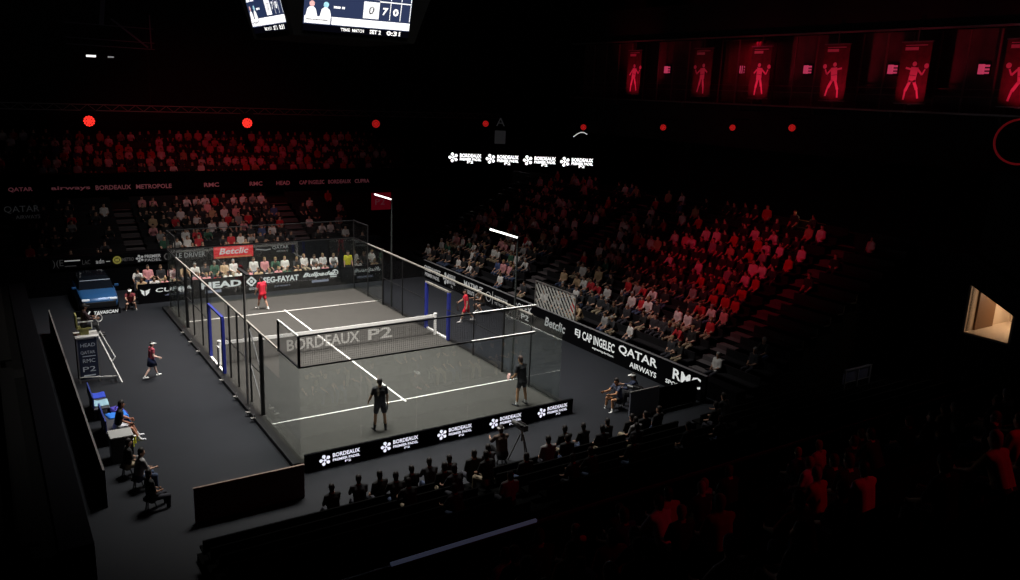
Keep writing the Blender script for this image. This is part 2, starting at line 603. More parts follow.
def art_bracket(D, L, H):
    D.ring(.45, H * .5, .28, .05, 1); D.rect(.85, H * .2, .9, H * .85, 1); D.text('BORDEAUX', 1.1, H * .5, .24, 1.3, 1, bold=.02).text('METROPOLE', 1.1, H * .25, .16, 1.3, 1)


side = [(11.6, 9.2, 'with dense small white lettering beyond the far lamp post', arts([('GREENWEEZ', .05, .9, .45, .3), ('PREMIER PADEL', .1, .8, .15, .2)])),
        (9.2, 6.6, 'with a flower logo, next to the far glass', lambda D, L, H: art_event(D, L, H, .4)),
        (6.6, 4.2, 'with two rows of white words before the far corner', arts([('MATMUT', .06, .88, .5, .32), ('assurances', .2, .6, .18, .22)])),
        (4.2, 1.4, 'with a round bracket logo behind the squatting ball kid', art_bracket),
        (1.4, -.9, 'with bold two-line lettering below the striped screen', arts([('ROLEX', .1, .7, .5, .34), ('P2', .4, .3, .14, .26)])),
        (-.9, -3.75, 'with a slanted white word beside the striped screen', arts([('Betclic', .25, .6, .3, .42)], 0, .2)),
        (-3.75, -7.05, 'with tall white condensed capitals and a small underline', arts([('EJ', .1, .12, .4, .36), ('CAP INGELEC', .27, .7, .4, .38), ('engineering the future', .5, .46, .18, .12)])),
        (-7.05, -9.85, 'with widely spaced serif capitals over a smaller word', arts([('QATAR', .06, .88, .48, .4), ('AIRWAYS', .34, .6, .14, .22)])),
        (-9.85, -12.4, 'with three bold capitals above a small line', arts([('RMC', .3, .6, .42, .42), ('SPORT', .15, .4, .16, .16)]))]
for y0, y1, nm, art in side:
    board('advert_board', 'black side board ' + nm, 'advertising board', (10.3, y0), (10.3, y1), FZ, .98, .1, art,
          [M_LED_MID if y0 < -3 else mat('led_white_dimmer', (.1, .1, .1), .5, emit=(.9, .9, .9), estr=.3), M_LED_LO], 'boards along the stand side')
struct('trim_2', MB().span((10.28, -12.4, .985), (10.42, 11.6, 1.0)), mat('edge_grey', (.14, .14, .15), .5))

# slatted screen standing behind the side boards
sl = thing('striped_screen', 'pale slatted screen with diagonal stripes above the side boards', 'screen', (10.75, -1.75, FZ))
MB().span((-.03, -1.7, .02), (.03, -1.64, 2.25)).span((-.03, 1.64, .02), (.03, 1.7, 2.25)).span((-.03, -1.7, 2.2), (.03, 1.7, 2.26)).obj('frame', M_GREY, sl)
mb = MB()
for k in range(-4, 11):
    y0 = -1.64 + k * .3
    pts = []
    z0, z1 = .6, 2.2
    ya, yb = y0, y0 + 1.3
    ta = max(0, (-1.64 - ya) / 1.3); tb = min(1, (1.64 - ya) / 1.3)
    if tb - ta < .04: continue
    mb.beam((0, ya + 1.3 * ta, z0 + (z1 - z0) * ta), (0, ya + 1.3 * tb, z0 + (z1 - z0) * tb), .02, .1)
mb.obj('diagonal_slats', mat('slat_pale', (.5, .5, .47), .5), sl)

# second strip of adverts on the front of the far stand
STRIP = [M_LED_LO, M_LED_FAINT, mat('led_yellow_low', (.1, .1, .1), .5, emit=(.8, .7, .05), estr=.16)]


def s_a(D, L, H): D.text(')(E', .1, .05, .45, .5, 1).rect(.65, .38, 1.4, .44, 0).rect(.65, .1, 1.2, .15, 1)
def s_b(D, L, H): D.text('LAC', .05, .15, .25, .38, 1).text('adn', .7, .15, .25, .4, 0).rect(1.2, .22, 1.4, .26, 0)
def s_c(D, L, H): D.ring(.25, .28, .22, .08, 2); D.rect(.15, .2, .35, .36, 2); D.text('METRO', .5, .18, .2, .6, 1, bold=.02)
def s_d(D, L, H): D.flower(.25, .28, .22); D.text('PREMIER', .5, .28, .18, .85, 0, bold=.02).text('PADEL', .5, .08, .15, .85, 0)
def s_e(D, L, H): D.ring(.3, .28, .2, .06, 1); D.text('LE DRIVER', .75, .14, .28, 1.6, 0)
def s_f(D, L, H): D.line(.1, .35, .7, .25, .06); D.line(.7, .25, 1, .3, .06); D.text('QATAR', 1.1, .25, .22, 1.0, 0).text('AIRWAYS', 1.35, .08, .1, .7, 0)


M_RED = mat('banner_red', (.6, .01, .02), .6, emit=(.8, .01, .03), estr=.16)
for x0, x1, art, nm in ((-9.9, -8.45, s_a, 'pale bars and bracket signs'), (-8.45, -6.95, s_b, 'small lower case lettering'),
                        (-6.95, -5.8, s_c, 'a yellow ring logo'), (-5.8, -4.4, s_d, 'a small flower logo'), (-4.4, -1.6, s_e, 'a ring and thin capitals'),
                        (.75, 3.9, s_f, 'serif capitals and a swoosh')):
    board('advert_strip', 'dim black far stand strip with ' + nm, 'advertising board', (x0, 15.1), (x1, 15.1), 1.35, 1.9, .08, art, STRIP, 'strips on the far stand front')
board('advert_banner', 'red banner with white slanted lettering on the far stand front', 'banner', (-1.58, 15.08), (.7, 15.08), 1.3, 1.98, .08,
      lambda D, L, H: D.text('Betclic', .3, .22, .36, 1.7, 0, .25, .02).rect(.1, .02, L - .1, .09, 1),
      [mat('led_white_soft', (.1, .1, .1), .5, emit=(1, .9, .9), estr=.5), mat('led_orange', (.1, .1, .1), .5, emit=(1, .3, .02), estr=.4)], None, M_RED)

# ------------------------------------------------------------------ stands


def stand(name, label, mats, rows, x0, x1, aisles, front, axis='y'):
    """rows: list of (depth0, depth1, z). axis y: rows run along x"""
    t = thing(name, label, 'stand', (0, 0, 0))

    def S(mb, a0, a1, d0, d1, z0, z1):
        if d0 > d1: d0, d1 = d1, d0
        if axis == 'y': mb.span((a0, d0, z0), (a1, d1, z1))
        else: mb.span((d0, a0, z0), (d1, a1, z1))
    mb = MB()
    for d0, d1, z in rows: S(mb, x0, x1, d0, d1, FZ, z)
    mb.obj('terrace', (mats or (M_STAND, M_SEAT))[0], t)
    if front:
        mb = MB(); S(mb, x0, x1, front[0], front[1], FZ if len(front) < 4 else front[3], front[2]); mb.obj('front_wall', M_BOARD, t)
    for d0, d1, z in rows:
        mb = MB()
        s = 1 if d1 > d0 else -1
        segs = []
        c = x0
        for a in sorted(aisles) + [(x1, x1)]:
            if a[0] > c: segs.append((c, min(a[0], x1)))
            c = a[1]
        for a0, a1 in segs:
            S(mb, a0, a1, d0 + s * .36, d0 + s * .74, z + .36, z + .42)
            S(mb, a0, a1, d0 + s * .72, d0 + s * .78, z + .42, z + .74)
        mb.obj('seat_row', (mats or (M_STAND, M_SEAT))[1], t)
    for a0, a1 in aisles:
        mb = MB()
        for i, (d0, d1, z) in enumerate(rows):
            s = 1 if d1 > d0 else -1
            S(mb, a0, a1, d0, d0 + s * .4, z, z + .012)
            nz = rows[i + 1][2] if i + 1 < len(rows) else z
            if nz > z: S(mb, a0, a1, d0 + s * .42, d0 + s * .8, z, (z + nz) / 2)
        mb.obj('aisle_steps', M_DSEAT if mats else M_STEP, t)
    return t


FAR = [(15.9 + .8 * i, 15.9 + .8 * (i + 1), .9 + .3 * i) for i in range(9)]
FARA = [(-5.9, -4.8), (3.9, 5.2), (-12, -11)]
stand('far_stand', 'far terrace of seat rows facing the glass end of the court', None, FAR, -15, 9, FARA, (15.2, 15.9, 1.95))
UP = [(25.9 + .8 * i, 25.9 + .8 * (i + 1), 4.7 + .38 * i) for i in range(6)]
stand('upper_tier', 'upper terrace over the far stand washed in red light', (mat('tier_concrete_lit', (.03, .025, .025), .9, spec=.1), mat('tier_seats_lit', (.04, .03, .03), .8, spec=.1)), UP, -22, 20, [(-8, -7), (4, 5), (12, 13)], (25.2, 25.9, 5.3, 3.9))  # tier colours lightened so the red glow shows in them
RIGHT = [(11.5 + .8 * i, 11.5 + .8 * (i + 1), .2 + .4 * i) for i in range(13)]
RA = [(-10.9, -9.9), (3.2, 4.3)]
stand('side_stand', 'long side terrace of seat rows behind the side boards', None, RIGHT, -13.4, 17, RA, (10.95, 11.5, .55), 'x')
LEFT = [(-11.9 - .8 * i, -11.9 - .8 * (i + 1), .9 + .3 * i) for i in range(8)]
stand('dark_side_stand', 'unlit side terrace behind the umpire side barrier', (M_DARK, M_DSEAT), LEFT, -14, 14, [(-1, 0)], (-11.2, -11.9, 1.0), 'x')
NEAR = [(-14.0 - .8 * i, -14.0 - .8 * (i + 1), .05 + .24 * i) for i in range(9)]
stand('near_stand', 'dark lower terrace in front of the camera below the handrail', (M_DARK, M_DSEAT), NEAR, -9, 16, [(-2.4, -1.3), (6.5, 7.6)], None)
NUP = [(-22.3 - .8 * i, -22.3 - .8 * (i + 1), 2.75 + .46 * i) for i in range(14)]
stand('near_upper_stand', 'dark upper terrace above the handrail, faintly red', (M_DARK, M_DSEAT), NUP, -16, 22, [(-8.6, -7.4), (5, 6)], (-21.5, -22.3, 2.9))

# ribbon lettering along the upper tier front
rb = thing('advert_ribbon', 'dim red-washed ribbon of adverts along the upper tier front', 'advertising board', (0, 25.19, 4.2))
MB().span((-16, -.07, -.1), (14, 0, .55)).obj('panel', M_BOARD, rb)
M_PINK = mat('ribbon_pink', (.5, .4, .4), .6, emit=(.9, .25, .32), estr=.05)
D = Decal((0, -.07, 0), (1, 0, 0), (0, 0, 1), .006)
for x, txt, w in ((-11.2, 'QATAR', 1.3), (-8.9, 'airways', 2.2), (-6.4, 'BORDEAUX', 2.1), (-4.0, 'METROPOLE', 2.2), (0.3, 'RMC', 1), (3.4, 'RMC', .9), (5.3, 'HEAD', 1), (7.0, 'CAP INGELEC', 1.9), (9.2, 'BORDEAUX', 1.8), (11.3, 'CUPRA', 1.2)):
    D.text(txt, x, .06, .3, w, 0, bold=.02)
o = D.obj('artwork', [M_PINK]); o.parent = rb

# corner balcony with the bright LED ribbon
P0, P1 = Vector((19.45, 25.5, 0)), Vector((29.61, 18.85, 0))
bd = (P1 - P0).normalized()
b = thing('balcony_ribbon', 'bright ribbon of four flower logos on the dark corner balcony', 'advertising board', (*((P0 + P1) / 2)[:2], 5.75), math.atan2(bd.y, bd.x))
L = (P1 - P0).length
MB().box((0, .2, .3), (L + 7, .3, 1.1)).obj('panel', M_BOARD, b)
D = Decal((-L / 2, .05, 0), (1, 0, 0), (0, 0, 1), .008)
for k in range(4):
    x0 = k * L / 4 + .1
    D.flower(x0 + .42, .36, .42, 0)
    D.text('BORDEAUX', x0 + .95, .4, .3, 1.75, 0, bold=.04).text('PREMIER PADEL', x0 + .95, .14, .22, 1.75, 0, bold=.04).text('P2', x0 + 1.55, -.08, .2, .5, 0, bold=.03)
o = D.obj('artwork', [M_LED_HI]); o.parent = b

# faint wayfinding letter above it, and a faint text on the dark side wall
def wall_sign(label, loc, rz, art, m):
    t = thing('wall_sign', label, 'sign', loc, rz)
    D = Decal((0, 0, 0), (1, 0, 0), (0, 0, 1), .03); art(D)
    MB().box((.6, .03, .3), (1.6, .05, 1.0)).obj('backing', M_BOARD, t)
    o = D.obj('artwork', [m]); o.parent = t
    return t


wall_sign('faint grey letter sign over the corner balcony', (27.4, 31, 8.3), -.5, lambda D: D.text('A', .1, .1, .75, .8, 0).rect(.0, -1.5, 1.0, -.3, 0), M_LED_FAINT)
wall_sign('faint serif airline lettering in the dark far corner', (-11.7, 16.2, 4.0), 0, lambda D: D.text('QATAR', 0, .25, .4, 1.6, 0).text('AIRWAYS', .5, -.05, .2, 1.1, 0), mat('led_dim', (.1, .1, .1), .5, emit=(.8, .8, .85), estr=.009))

# ------------------------------------------------------------------ upper side wall: glazed boxes with red-lit player banners
M_BOX = mat('box_front', (.12, .06, .065), .6, var=.8, scale=.9)
struct('wall_upper', MB().span((30.6, -34, 8.4), (31.0, 24, 11.3)).span((30.6, -34, 15.6), (31.0, 24, 18)), M_WALL)
struct('wall_boxes', MB().span((31.8, -34, 11.3), (32.1, 24, 15.6)), M_BOX)
struct('trim_3', MB().span((30.4, -34, 15.55), (30.6, 24, 15.65)).span((30.4, -34, 11.2), (30.6, 24, 11.3)), M_GREY)


def banner_fig(D, seed, W_, H_):
    n0 = len(D.V)
    """plain silhouette of a padel player in motion"""
    r = random.Random(seed)
    c = W_ / 2; s = H_ / 3.4
    lean = r.uniform(-.2, .25)
    D.disc(c + lean * .5, 2.42 * s, .15 * s)
    D.poly([(c - .28 * s, 1.35 * s), (c + .2 * s, 1.3 * s), (c + .3 * s + lean * .4, 2.2 * s), (c - .2 * s + lean * .4, 2.25 * s)])
    k = r.uniform(.2, .5)
    D.line(c - .12 * s, 1.4 * s, c - k * s, .75 * s, .2 * s); D.line(c - k * s, .8 * s, c - (k + .05) * s, .2 * s, .13 * s)
    D.line(c + .1 * s, 1.4 * s, c + k * s, .85 * s, .2 * s); D.line(c + k * s, .9 * s, c + (k + .15) * s, .3 * s, .13 * s)
    D.line(c + .25 * s + lean * .4, 2.1 * s, c + .6 * s, 1.75 * s, .13 * s); D.line(c + .6 * s, 1.75 * s, c + .75 * s, 2.1 * s, .1 * s)
    D.disc(c + .82 * s, 2.3 * s, .16 * s)
    D.line(c - .2 * s + lean * .4, 2.1 * s, c - .55 * s, r.uniform(1.6, 2.3) * s, .13 * s)
    D.line(c - .25 * s, 1.75 * s, c + .2 * s, 1.7 * s, .04 * s, 1)
    if seed % 2:                                                       # every other player faces the other way
        mid = D.o + D.x * c
        for q in range(n0, len(D.V)):
            D.V[q] = D.V[q] - D.x * (2 * (D.V[q] - mid).dot(D.x))


M_BANNER = mat('banner_cloth', (.11, .03, .035), .8, var=.7, scale=3)
M_BFIG = mat('banner_print', (.85, .6, .6), .8)
wheres = ['furthest from the camera', 'second from the far end', 'third from the far end', 'fourth from the far end, at a lit window', 'fifth from the far end', 'cut by the picture edge']
for i, (y, w) in enumerate(((15.8, 1.5), (8.7, 1.7), (3.65, 1.6), (-1.9, 1.7), (-6.8, 1.7), (-12.4, 1.9))):
    t = thing('player_banner', 'red-lit hanging banner of a padel player, ' + wheres[i], 'banner', (30.3, y, 11.7), -PI / 2, 'banners on the glazed boxes')
    MB().box((0, 0, 1.6), (w, .03, 3.2)).obj('cloth', M_BANNER, t)
    MB().box((0, 0, 3.22), (w + .1, .06, .06)).box((0, 0, -.02), (w + .1, .06, .06)).span((-.1, 0, -.1), (.1, .34, -.03)).span((-.1, 0, 3.9), (.1, .34, 3.96)).span((-.02, -.02, 3.2), (.02, .02, 3.95)).obj('batten', M_GREY, t)
    D = Decal((-w / 2, -.016, 0), (1, 0, 0), (0, 0, 1), .006)
    D.rect(.2, 2.78, .2 + .45 * w, 2.95).rect(.2, 3.02, w - .25, 3.06)
    banner_fig(D, 30 + i, w, 2.9)
    o = D.obj('artwork', [M_BFIG, M_BANNER]); o.parent = t
    # red uplighter on its bracket
    u = thing('wall_uplight', 'small red uplight under the banner, ' + wheres[i], 'lamp', (28.4, y - .35, 10.9), 0, 'uplights under the banners')
    MB().box((1.1, 0, 0), (2.25, .06, .06)).obj('bracket', M_BLACK, u)
    MB().tube((0, 0, 0), (0, 0, .28), .14, .17, 12).obj('lamp_body', M_BLACK, u)
    light('banner_red_light', 'SPOT', (28.4, y - .35, 11.25), (30.4, y, 13.6), 190 if i != 1 else 80, (1, .02, .09), .1, cone=80, blend=.9)
    # small pink window lamp of the box beside it
    if i < 5:
        wl = thing('box_lamp', 'pink box lamp next to the banner ' + wheres[i], 'lamp', (31.6, y - 2.2 - .2 * i, 13.2), 0, 'lamps in the glazed boxes')
        MB().box((0, .1, .35), (.12, .28, .5)).box((-.01, -.15, .52), (.1, .3, .1)).box((-.01, -.15, .34), (.1, .3, .09)).box((-.01, -.15, .17), (.1, .3, .09)).obj('lamp_screen', mat('lamp_pink', (.2, .05, .08), .5, emit=(1, .08, .2), estr=.38), wl)
        MB().box((.16, 0, .35), (.2, .6, .7)).obj('lamp_back', M_BLACK, wl)
cu = thing('curtain', 'pleated red-lit curtain in the glazed boxes between two banners', 'curtain', (31.55, 6.2, 11.35))
mb = MB()
n = 60
rg = []
for z in (0, 1.4, 2.8, 4.1):
    f = [(.09 * math.sin(k * 1.9), -1.7 + 3.4 * k / n, z) for k in range(n + 1)]
    rg.append(f + [(p[0] + .02, p[1], z) for p in f[::-1]])
mb.loft(rg).obj('cloth', mat('curtain_red', (.2, .05, .05), .9), cu, smooth=True)
MB().tube((0, -1.8, 4.13), (0, 1.8, 4.13), .03).obj('curtain_rail', M_GREY, cu)
# box balcony railings and mullions
mb = MB()
for k in range(28):
    y = -20 + k * 1.55
    mb.span((31.2, y, 11.3), (31.28, y + .08, 15.5))
mb.span((31.15, -34, 12.1), (31.25, 24, 12.16)).span((31.15, -34, 12.5), (31.25, 24, 12.54))
struct('window_1', mb, mat('mullion', (.25, .12, .13), .5))
light('box_red_light', 'AREA', (31.35, 5, 15.3), (31.75, 5, 12), 120, (1, .02, .1), .4, 36)

# round red drum hanging at the picture edge
dr = thing('hanging_drum', 'round red-rimmed drum hanging below the banner at the picture edge', 'drum', (28.5, -13.7, 10.1))
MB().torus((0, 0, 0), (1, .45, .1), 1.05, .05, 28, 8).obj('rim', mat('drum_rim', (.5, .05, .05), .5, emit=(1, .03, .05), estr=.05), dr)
MB().tube((.1, 0, 0), (.5, .2, 0), 1.0, .9, 24).obj('drum_body', M_WALL, dr)
MB().tube((.2, .05, .9), (.2, .05, 5), .03).obj('hanger', M_BLACK, dr)

# ------------------------------------------------------------------ red show lamps on the far truss
M_REDL = mat('red_lens', (.2, .0, .0), .4, emit=(1, .03, .02), estr=2.0)
M_REDL2 = mat('red_lens_dim', (.2, .0, .0), .4, emit=(1, .02, .02), estr=.42)
lamps = [(-6.0, 29.5, 8.4, .4, 0, 'above the umpire side of the upper tier'), (4.6, 29.5, 8.42, .4, 0, 'above the middle of the upper tier'),
         (15.0, 29.5, 8.5, .36, 1, 'at the end of the far truss'), (25.5, 29.5, 8.65, .3, 1, 'beside the faint letter sign'),
         (29.2, 20.2, 8.9, .26, 1, 'over the end of the bright ribbon'), (29.2, 10.9, 9.4, .24, 1, 'below the second banner'),
         (29.2, 4.4, 9.75, .22, 1, 'below the third banner'), (29.2, -.3, 10.0, .24, 1, 'below the lit window of the boxes')]
for x, y, z, r, k, nm in lamps:
    t = thing('stage_lamp', 'round red show lamp ' + nm, 'lamp', (x, y, z), 0, 'red show lamps')
    d = (Vector((-9, -18, 11)) - Vector((x, y, z))).normalized()
    MB().tube(Vector((0, 0, 0)), d * .3, r * .75, r, 18).obj('lamp_head', M_BLACK, t)
    ux = d.cross(Vector((0, 0, 1))).normalized(); uy = ux.cross(d)
    mb = MB()
    for ring_n, ring_r in ((1, 0), (6, .36), (12, .72)):
        for q in range(ring_n):
            c = d * .29 + (ux * math.cos(q * 2 * PI / ring_n) + uy * math.sin(q * 2 * PI / ring_n)) * (ring_r * r)
            mb.tube(c, c + d * .04, r * .165, r * .15, 10)
    mb.obj('lens_cluster', M_REDL2 if k else M_REDL, t)
    yk = 9.12 - z if y > 25 else r + .33
    mb = MB().beam((-r - .04, .0, -.05), (-r - .04, 0, yk + .02), .05).beam((r + .04, 0, -.05), (r + .04, 0, yk + .02), .05).beam((-r - .04, 0, yk), (r + .04, 0, yk), .06)
    if y < 25: mb.beam((0, 0, yk), (30.65 - x, 0, yk), .06)
    else: mb.beam((0, 0, yk - .03), (0, .22, yk - .03), .06)
    mb.obj('yoke', M_BLACK, t)
    if not k:
        light('lamp_glow', 'SPOT', Vector((x, y, z)) + d * .5, Vector((x, y, z)) + d * 3 + Vector((0, 0, -1.6)), 60, (1, .02, .02), .2, cone=120, blend=1)
tr = thing('lighting_truss', 'dark lighting truss carrying the red lamps over the upper tier', 'truss', (0, 29.6, 9.1))
mb = MB()
for dz in (0, .4):
    mb.beam((-20, .1, dz), (27, .1, dz), .05)
for k in range(94):
    x = -20 + k * .5
    mb.beam((x, .1, 0 if k % 2 else .4), (x + .5, .1, .4 if k % 2 else 0), .03)
mb.obj('lattice', M_GREY, tr)
for x in (-18, -2, 10, 24):
    MB().tube((x, .1, .4), (x, .1, 14.8), .015, n=6).obj('cable', M_BLACK, tr)
# a few faint structures at the top left: truss and two cold lights
tl = thing('corner_truss', 'faint hanging truss with two tiny white lights at the top', 'truss', (-6.6, 27, 12.4))
mb = MB()
for z in (.9, 1.3, 2.2): mb.beam((-.6, 0, z), (4.6, 0, z - .05), .05)
mb.beam((2.1, 0, 2.6), (4.2, 0, .95), .1).beam((4.4, 0, .9), (4.4, 0, 3), .07).beam((1.5, 0, 2.2), (1.8, 0, 4.5), .25)
mb.obj('lattice', mat('truss_blue_grey', (.12, .11, .16), .5), tl)
MB().beam((.75, -.1, .25), (.75, -.02, .9), .03).beam((1.9, -.1, .25), (1.9, -.02, .9), .03).obj('light_arm', M_BLACK, tl)
MB().box((.75, -.1, .22), (.55, .08, .12)).obj('white_light', M_LED_HI, tl)
MB().box((1.9, -.1, .22), (.35, .08, .09)).obj('white_light', M_LED_LO, tl)
MB().tube((2, 0, 2.2), (2, 0, 11.6), .02, n=6).obj('cable', M_BLACK, tl)

# ------------------------------------------------------------------ scoreboard cube over the court
M_SNAVY = mat('screen_navy', (.02, .02, .04), .4, emit=(.02, .034, .09), estr=1)
M_SWHITE = mat('screen_white', (.3, .3, .3), .4, emit=(1, .98, .95), estr=1.6)
M_SPINK = mat('screen_pink', (.3, .2, .2), .4, emit=(1, .55, .5), estr=1.1)
M_SDARK = mat('screen_black', (.001, .001, .001), .9, spec=.0, emit=(.0012, .0012, .003), estr=1)
M_SCYAN = mat('screen_cyan', (.2, .3, .3), .4, emit=(.5, .9, 1), estr=1.1)
cube = thing('scoreboard_cube', 'hanging scoreboard cube with tilted lit screens over the court', 'scoreboard', (.12, .2, 13.05))
MB().loft([[(x * 2.48, y * 2.48, .1) for x, y in ((-1, -1), (1, -1), (1, 1), (-1, 1))], [(x * 3.42, y * 3.42, 3.6) for x, y in ((-1, -1), (1, -1), (1, 1), (-1, 1))]]).obj('housing', mat('housing_black', (.002, .002, .002), .9, spec=.05), cube)
MB().tube((0, 0, 3.6), (0, 0, 10.8), .04, n=8).obj('hanging_cable', M_BLACK, cube)


def art_screen(D, W_):
    D.rect(0, .25, W_, 3.3, 0)
    D.rect(0, 0, W_, .25, 3)
    k = W_ / 4.55
    sx = lambda v: v * k
    D.rect(sx(1.15), .28, W_, .56, 1)                                   # white caption bar
    for row in (0, 1):
        y = .62 + row * .72
        D.rect(sx(2.45), y, sx(3.13), y + .62, 1)
        D.text('0' if row == 0 else '5', sx(2.68), y + .15, .32, sx(.24), 3, shear=.15, bold=.02)
        D.text('7' if row == 0 else '3', sx(3.28), y + .17, .28, sx(.24), 1, shear=.1, bold=.04).text('0', sx(3.74), y + .17, .28, sx(.25), 1, bold=.04)
        for x in (3.6, 4.07, 4.5): D.rect(sx(x), y, sx(x) + .03, y + .62, 1)
        D.rect(sx(3.13), y + .64, sx(4.53), y + .68, 1)
        for x, m in ((.08, 2), (.65, 4)):
            D.poly([(sx(x), y - .1), (sx(x + .48), y - .1), (sx(x + .4), y + .18), (sx(x + .3), y + .26), (sx(x + .16), y + .26), (sx(x + .06), y + .18)], 1)
            D.disc(sx(x + .24), y + .36, sx(.11), m)
        D.rect(sx(1.2), y + .26, sx(1.48), y + .34, 1).rect(sx(1.54), y + .26, sx(1.66), y + .34, 1)
    D.rect(sx(.04), .28, sx(1.1), .54, 1).rect(sx(.1), .4, sx(1.0), .44, 3)
    D.text('TIME', sx(1.55), .07, .12, sx(.4), 1, bold=.03).text('MATCH', sx(2.05), .07, .12, sx(.5), 1, bold=.03).text('SET 2', sx(2.8), .05, .16, sx(.5), 1, bold=.04).text('0:31', sx(3.55), .04, .18, sx(.62), 1, bold=.04)


TILT = .264


def screen(frame, W_):
    D = Decal(*frame)
    art_screen(D, W_)
    o = D.obj('screen', [M_SNAVY, M_SWHITE, M_SPINK, M_SDARK, M_SCYAN])
    o.parent = cube
    return o


# screen faces lie on the four slanted sides of the housing
e0 = 2.48 + .2 * TILT
screen(((-2.16, -e0, .3), (1, 0, 0), (0, -TILT, 1), .03), 4.32)
screen(((-e0, 2.16, .3), (0, -1, 0), (-TILT, 0, 1), .03), 4.32)
screen(((2.16, e0, .3), (-1, 0, 0), (0, TILT, 1), .03), 4.32)
screen(((e0, -2.16, .3), (0, 1, 0), (TILT, 0, 1), .03), 4.32)

# ------------------------------------------------------------------ people
SKIN = mat('skin_light', (.52, .3, .21), .6)
SKIN2 = mat('skin_tan', (.36, .19, .12), .6)
M_HAIR = mat('hair_dark', (.015, .01, .008), .6)
M_EYE = mat('eye_dark', (.01, .008, .008), .3)
R_ = math.radians


def skeleton(p):
    """joint positions of a 1.8 m figure facing +y, from a few pose angles in degrees"""
    J = {}
    lean = R_(p.get('lean', 0)); hz = p.get('hip', .93)
    hip = Vector((0, 0, hz))
    t = Vector((p.get('side', 0), math.sin(lean), math.cos(lean))).normalized()
    fw = Vector((0, math.cos(lean), -math.sin(lean)))
    J['hip'] = hip; J['t'] = t; J['fw'] = fw
    J['waist'] = hip + t * .2; J['chest'] = hip + t * .4; J['neck'] = hip + t * .545
    hl = R_(p.get('nod', 0)) + lean * .6
    hd = Vector((0, math.sin(hl), math.cos(hl)))
    J['head'] = J['neck'] + hd * .17 + Vector((0, .02, 0)); J['hd'] = hd
    tw = R_(p.get('turn', 0))
    hf = Vector((-math.sin(tw), math.cos(tw) * math.cos(hl), -math.sin(hl)))
    J['hf'] = hf
    for s, k in ((-1, 'L'), (1, 'R')):
        a = p.get('arm' + k, (5, 10, 12))           # forward, out, elbow bend, [inward]
        sh = hip + t * .5 + Vector((s * .185, 0, 0))
        sf, ab, eb = R_(a[0]) + lean * .3, R_(a[1]), R_(a[2])
        inn = R_(a[3]) if len(a) > 3 else 0
        ud = Vector((s * math.sin(ab), math.sin(sf) * math.cos(ab), -math.cos(sf) * math.cos(ab)))
        el = sh + ud * .3
        fd = Vector((s * math.sin(ab * .4) - s * math.sin(inn), math.sin(sf + eb), -math.cos(sf + eb))).normalized()
        wr = el + fd * .255
        J['sh' + k], J['el' + k], J['wr' + k], J['fd' + k] = sh, el, wr, fd
        l = p.get('leg' + k, (0, 5, 3))             # hip flex, out, knee bend
        hp = hip + Vector((s * .09, 0, -.02))
        h, o_, kb = R_(l[0]), R_(l[1]), R_(l[2])
        td = Vector((s * math.sin(o_), math.sin(h) * math.cos(o_), -math.cos(h) * math.cos(o_)))
        kn = hp + td * .43
        sd = Vector((s * math.sin(o_) * .6, math.sin(h - kb), -math.cos(h - kb))).normalized()
        an = kn + sd * .415
        ft = R_(l[3]) if len(l) > 3 else 0
        J['hp' + k], J['kn' + k], J['an' + k] = hp, kn, an
        fdir = Vector((s * .18, math.cos(ft), math.sin(ft))).normalized()
        J['toe' + k] = an + fdir * .165 + Vector((0, 0, -.045)); J['heel' + k] = an - fdir * .045 + Vector((0, 0, -.045))
    return J


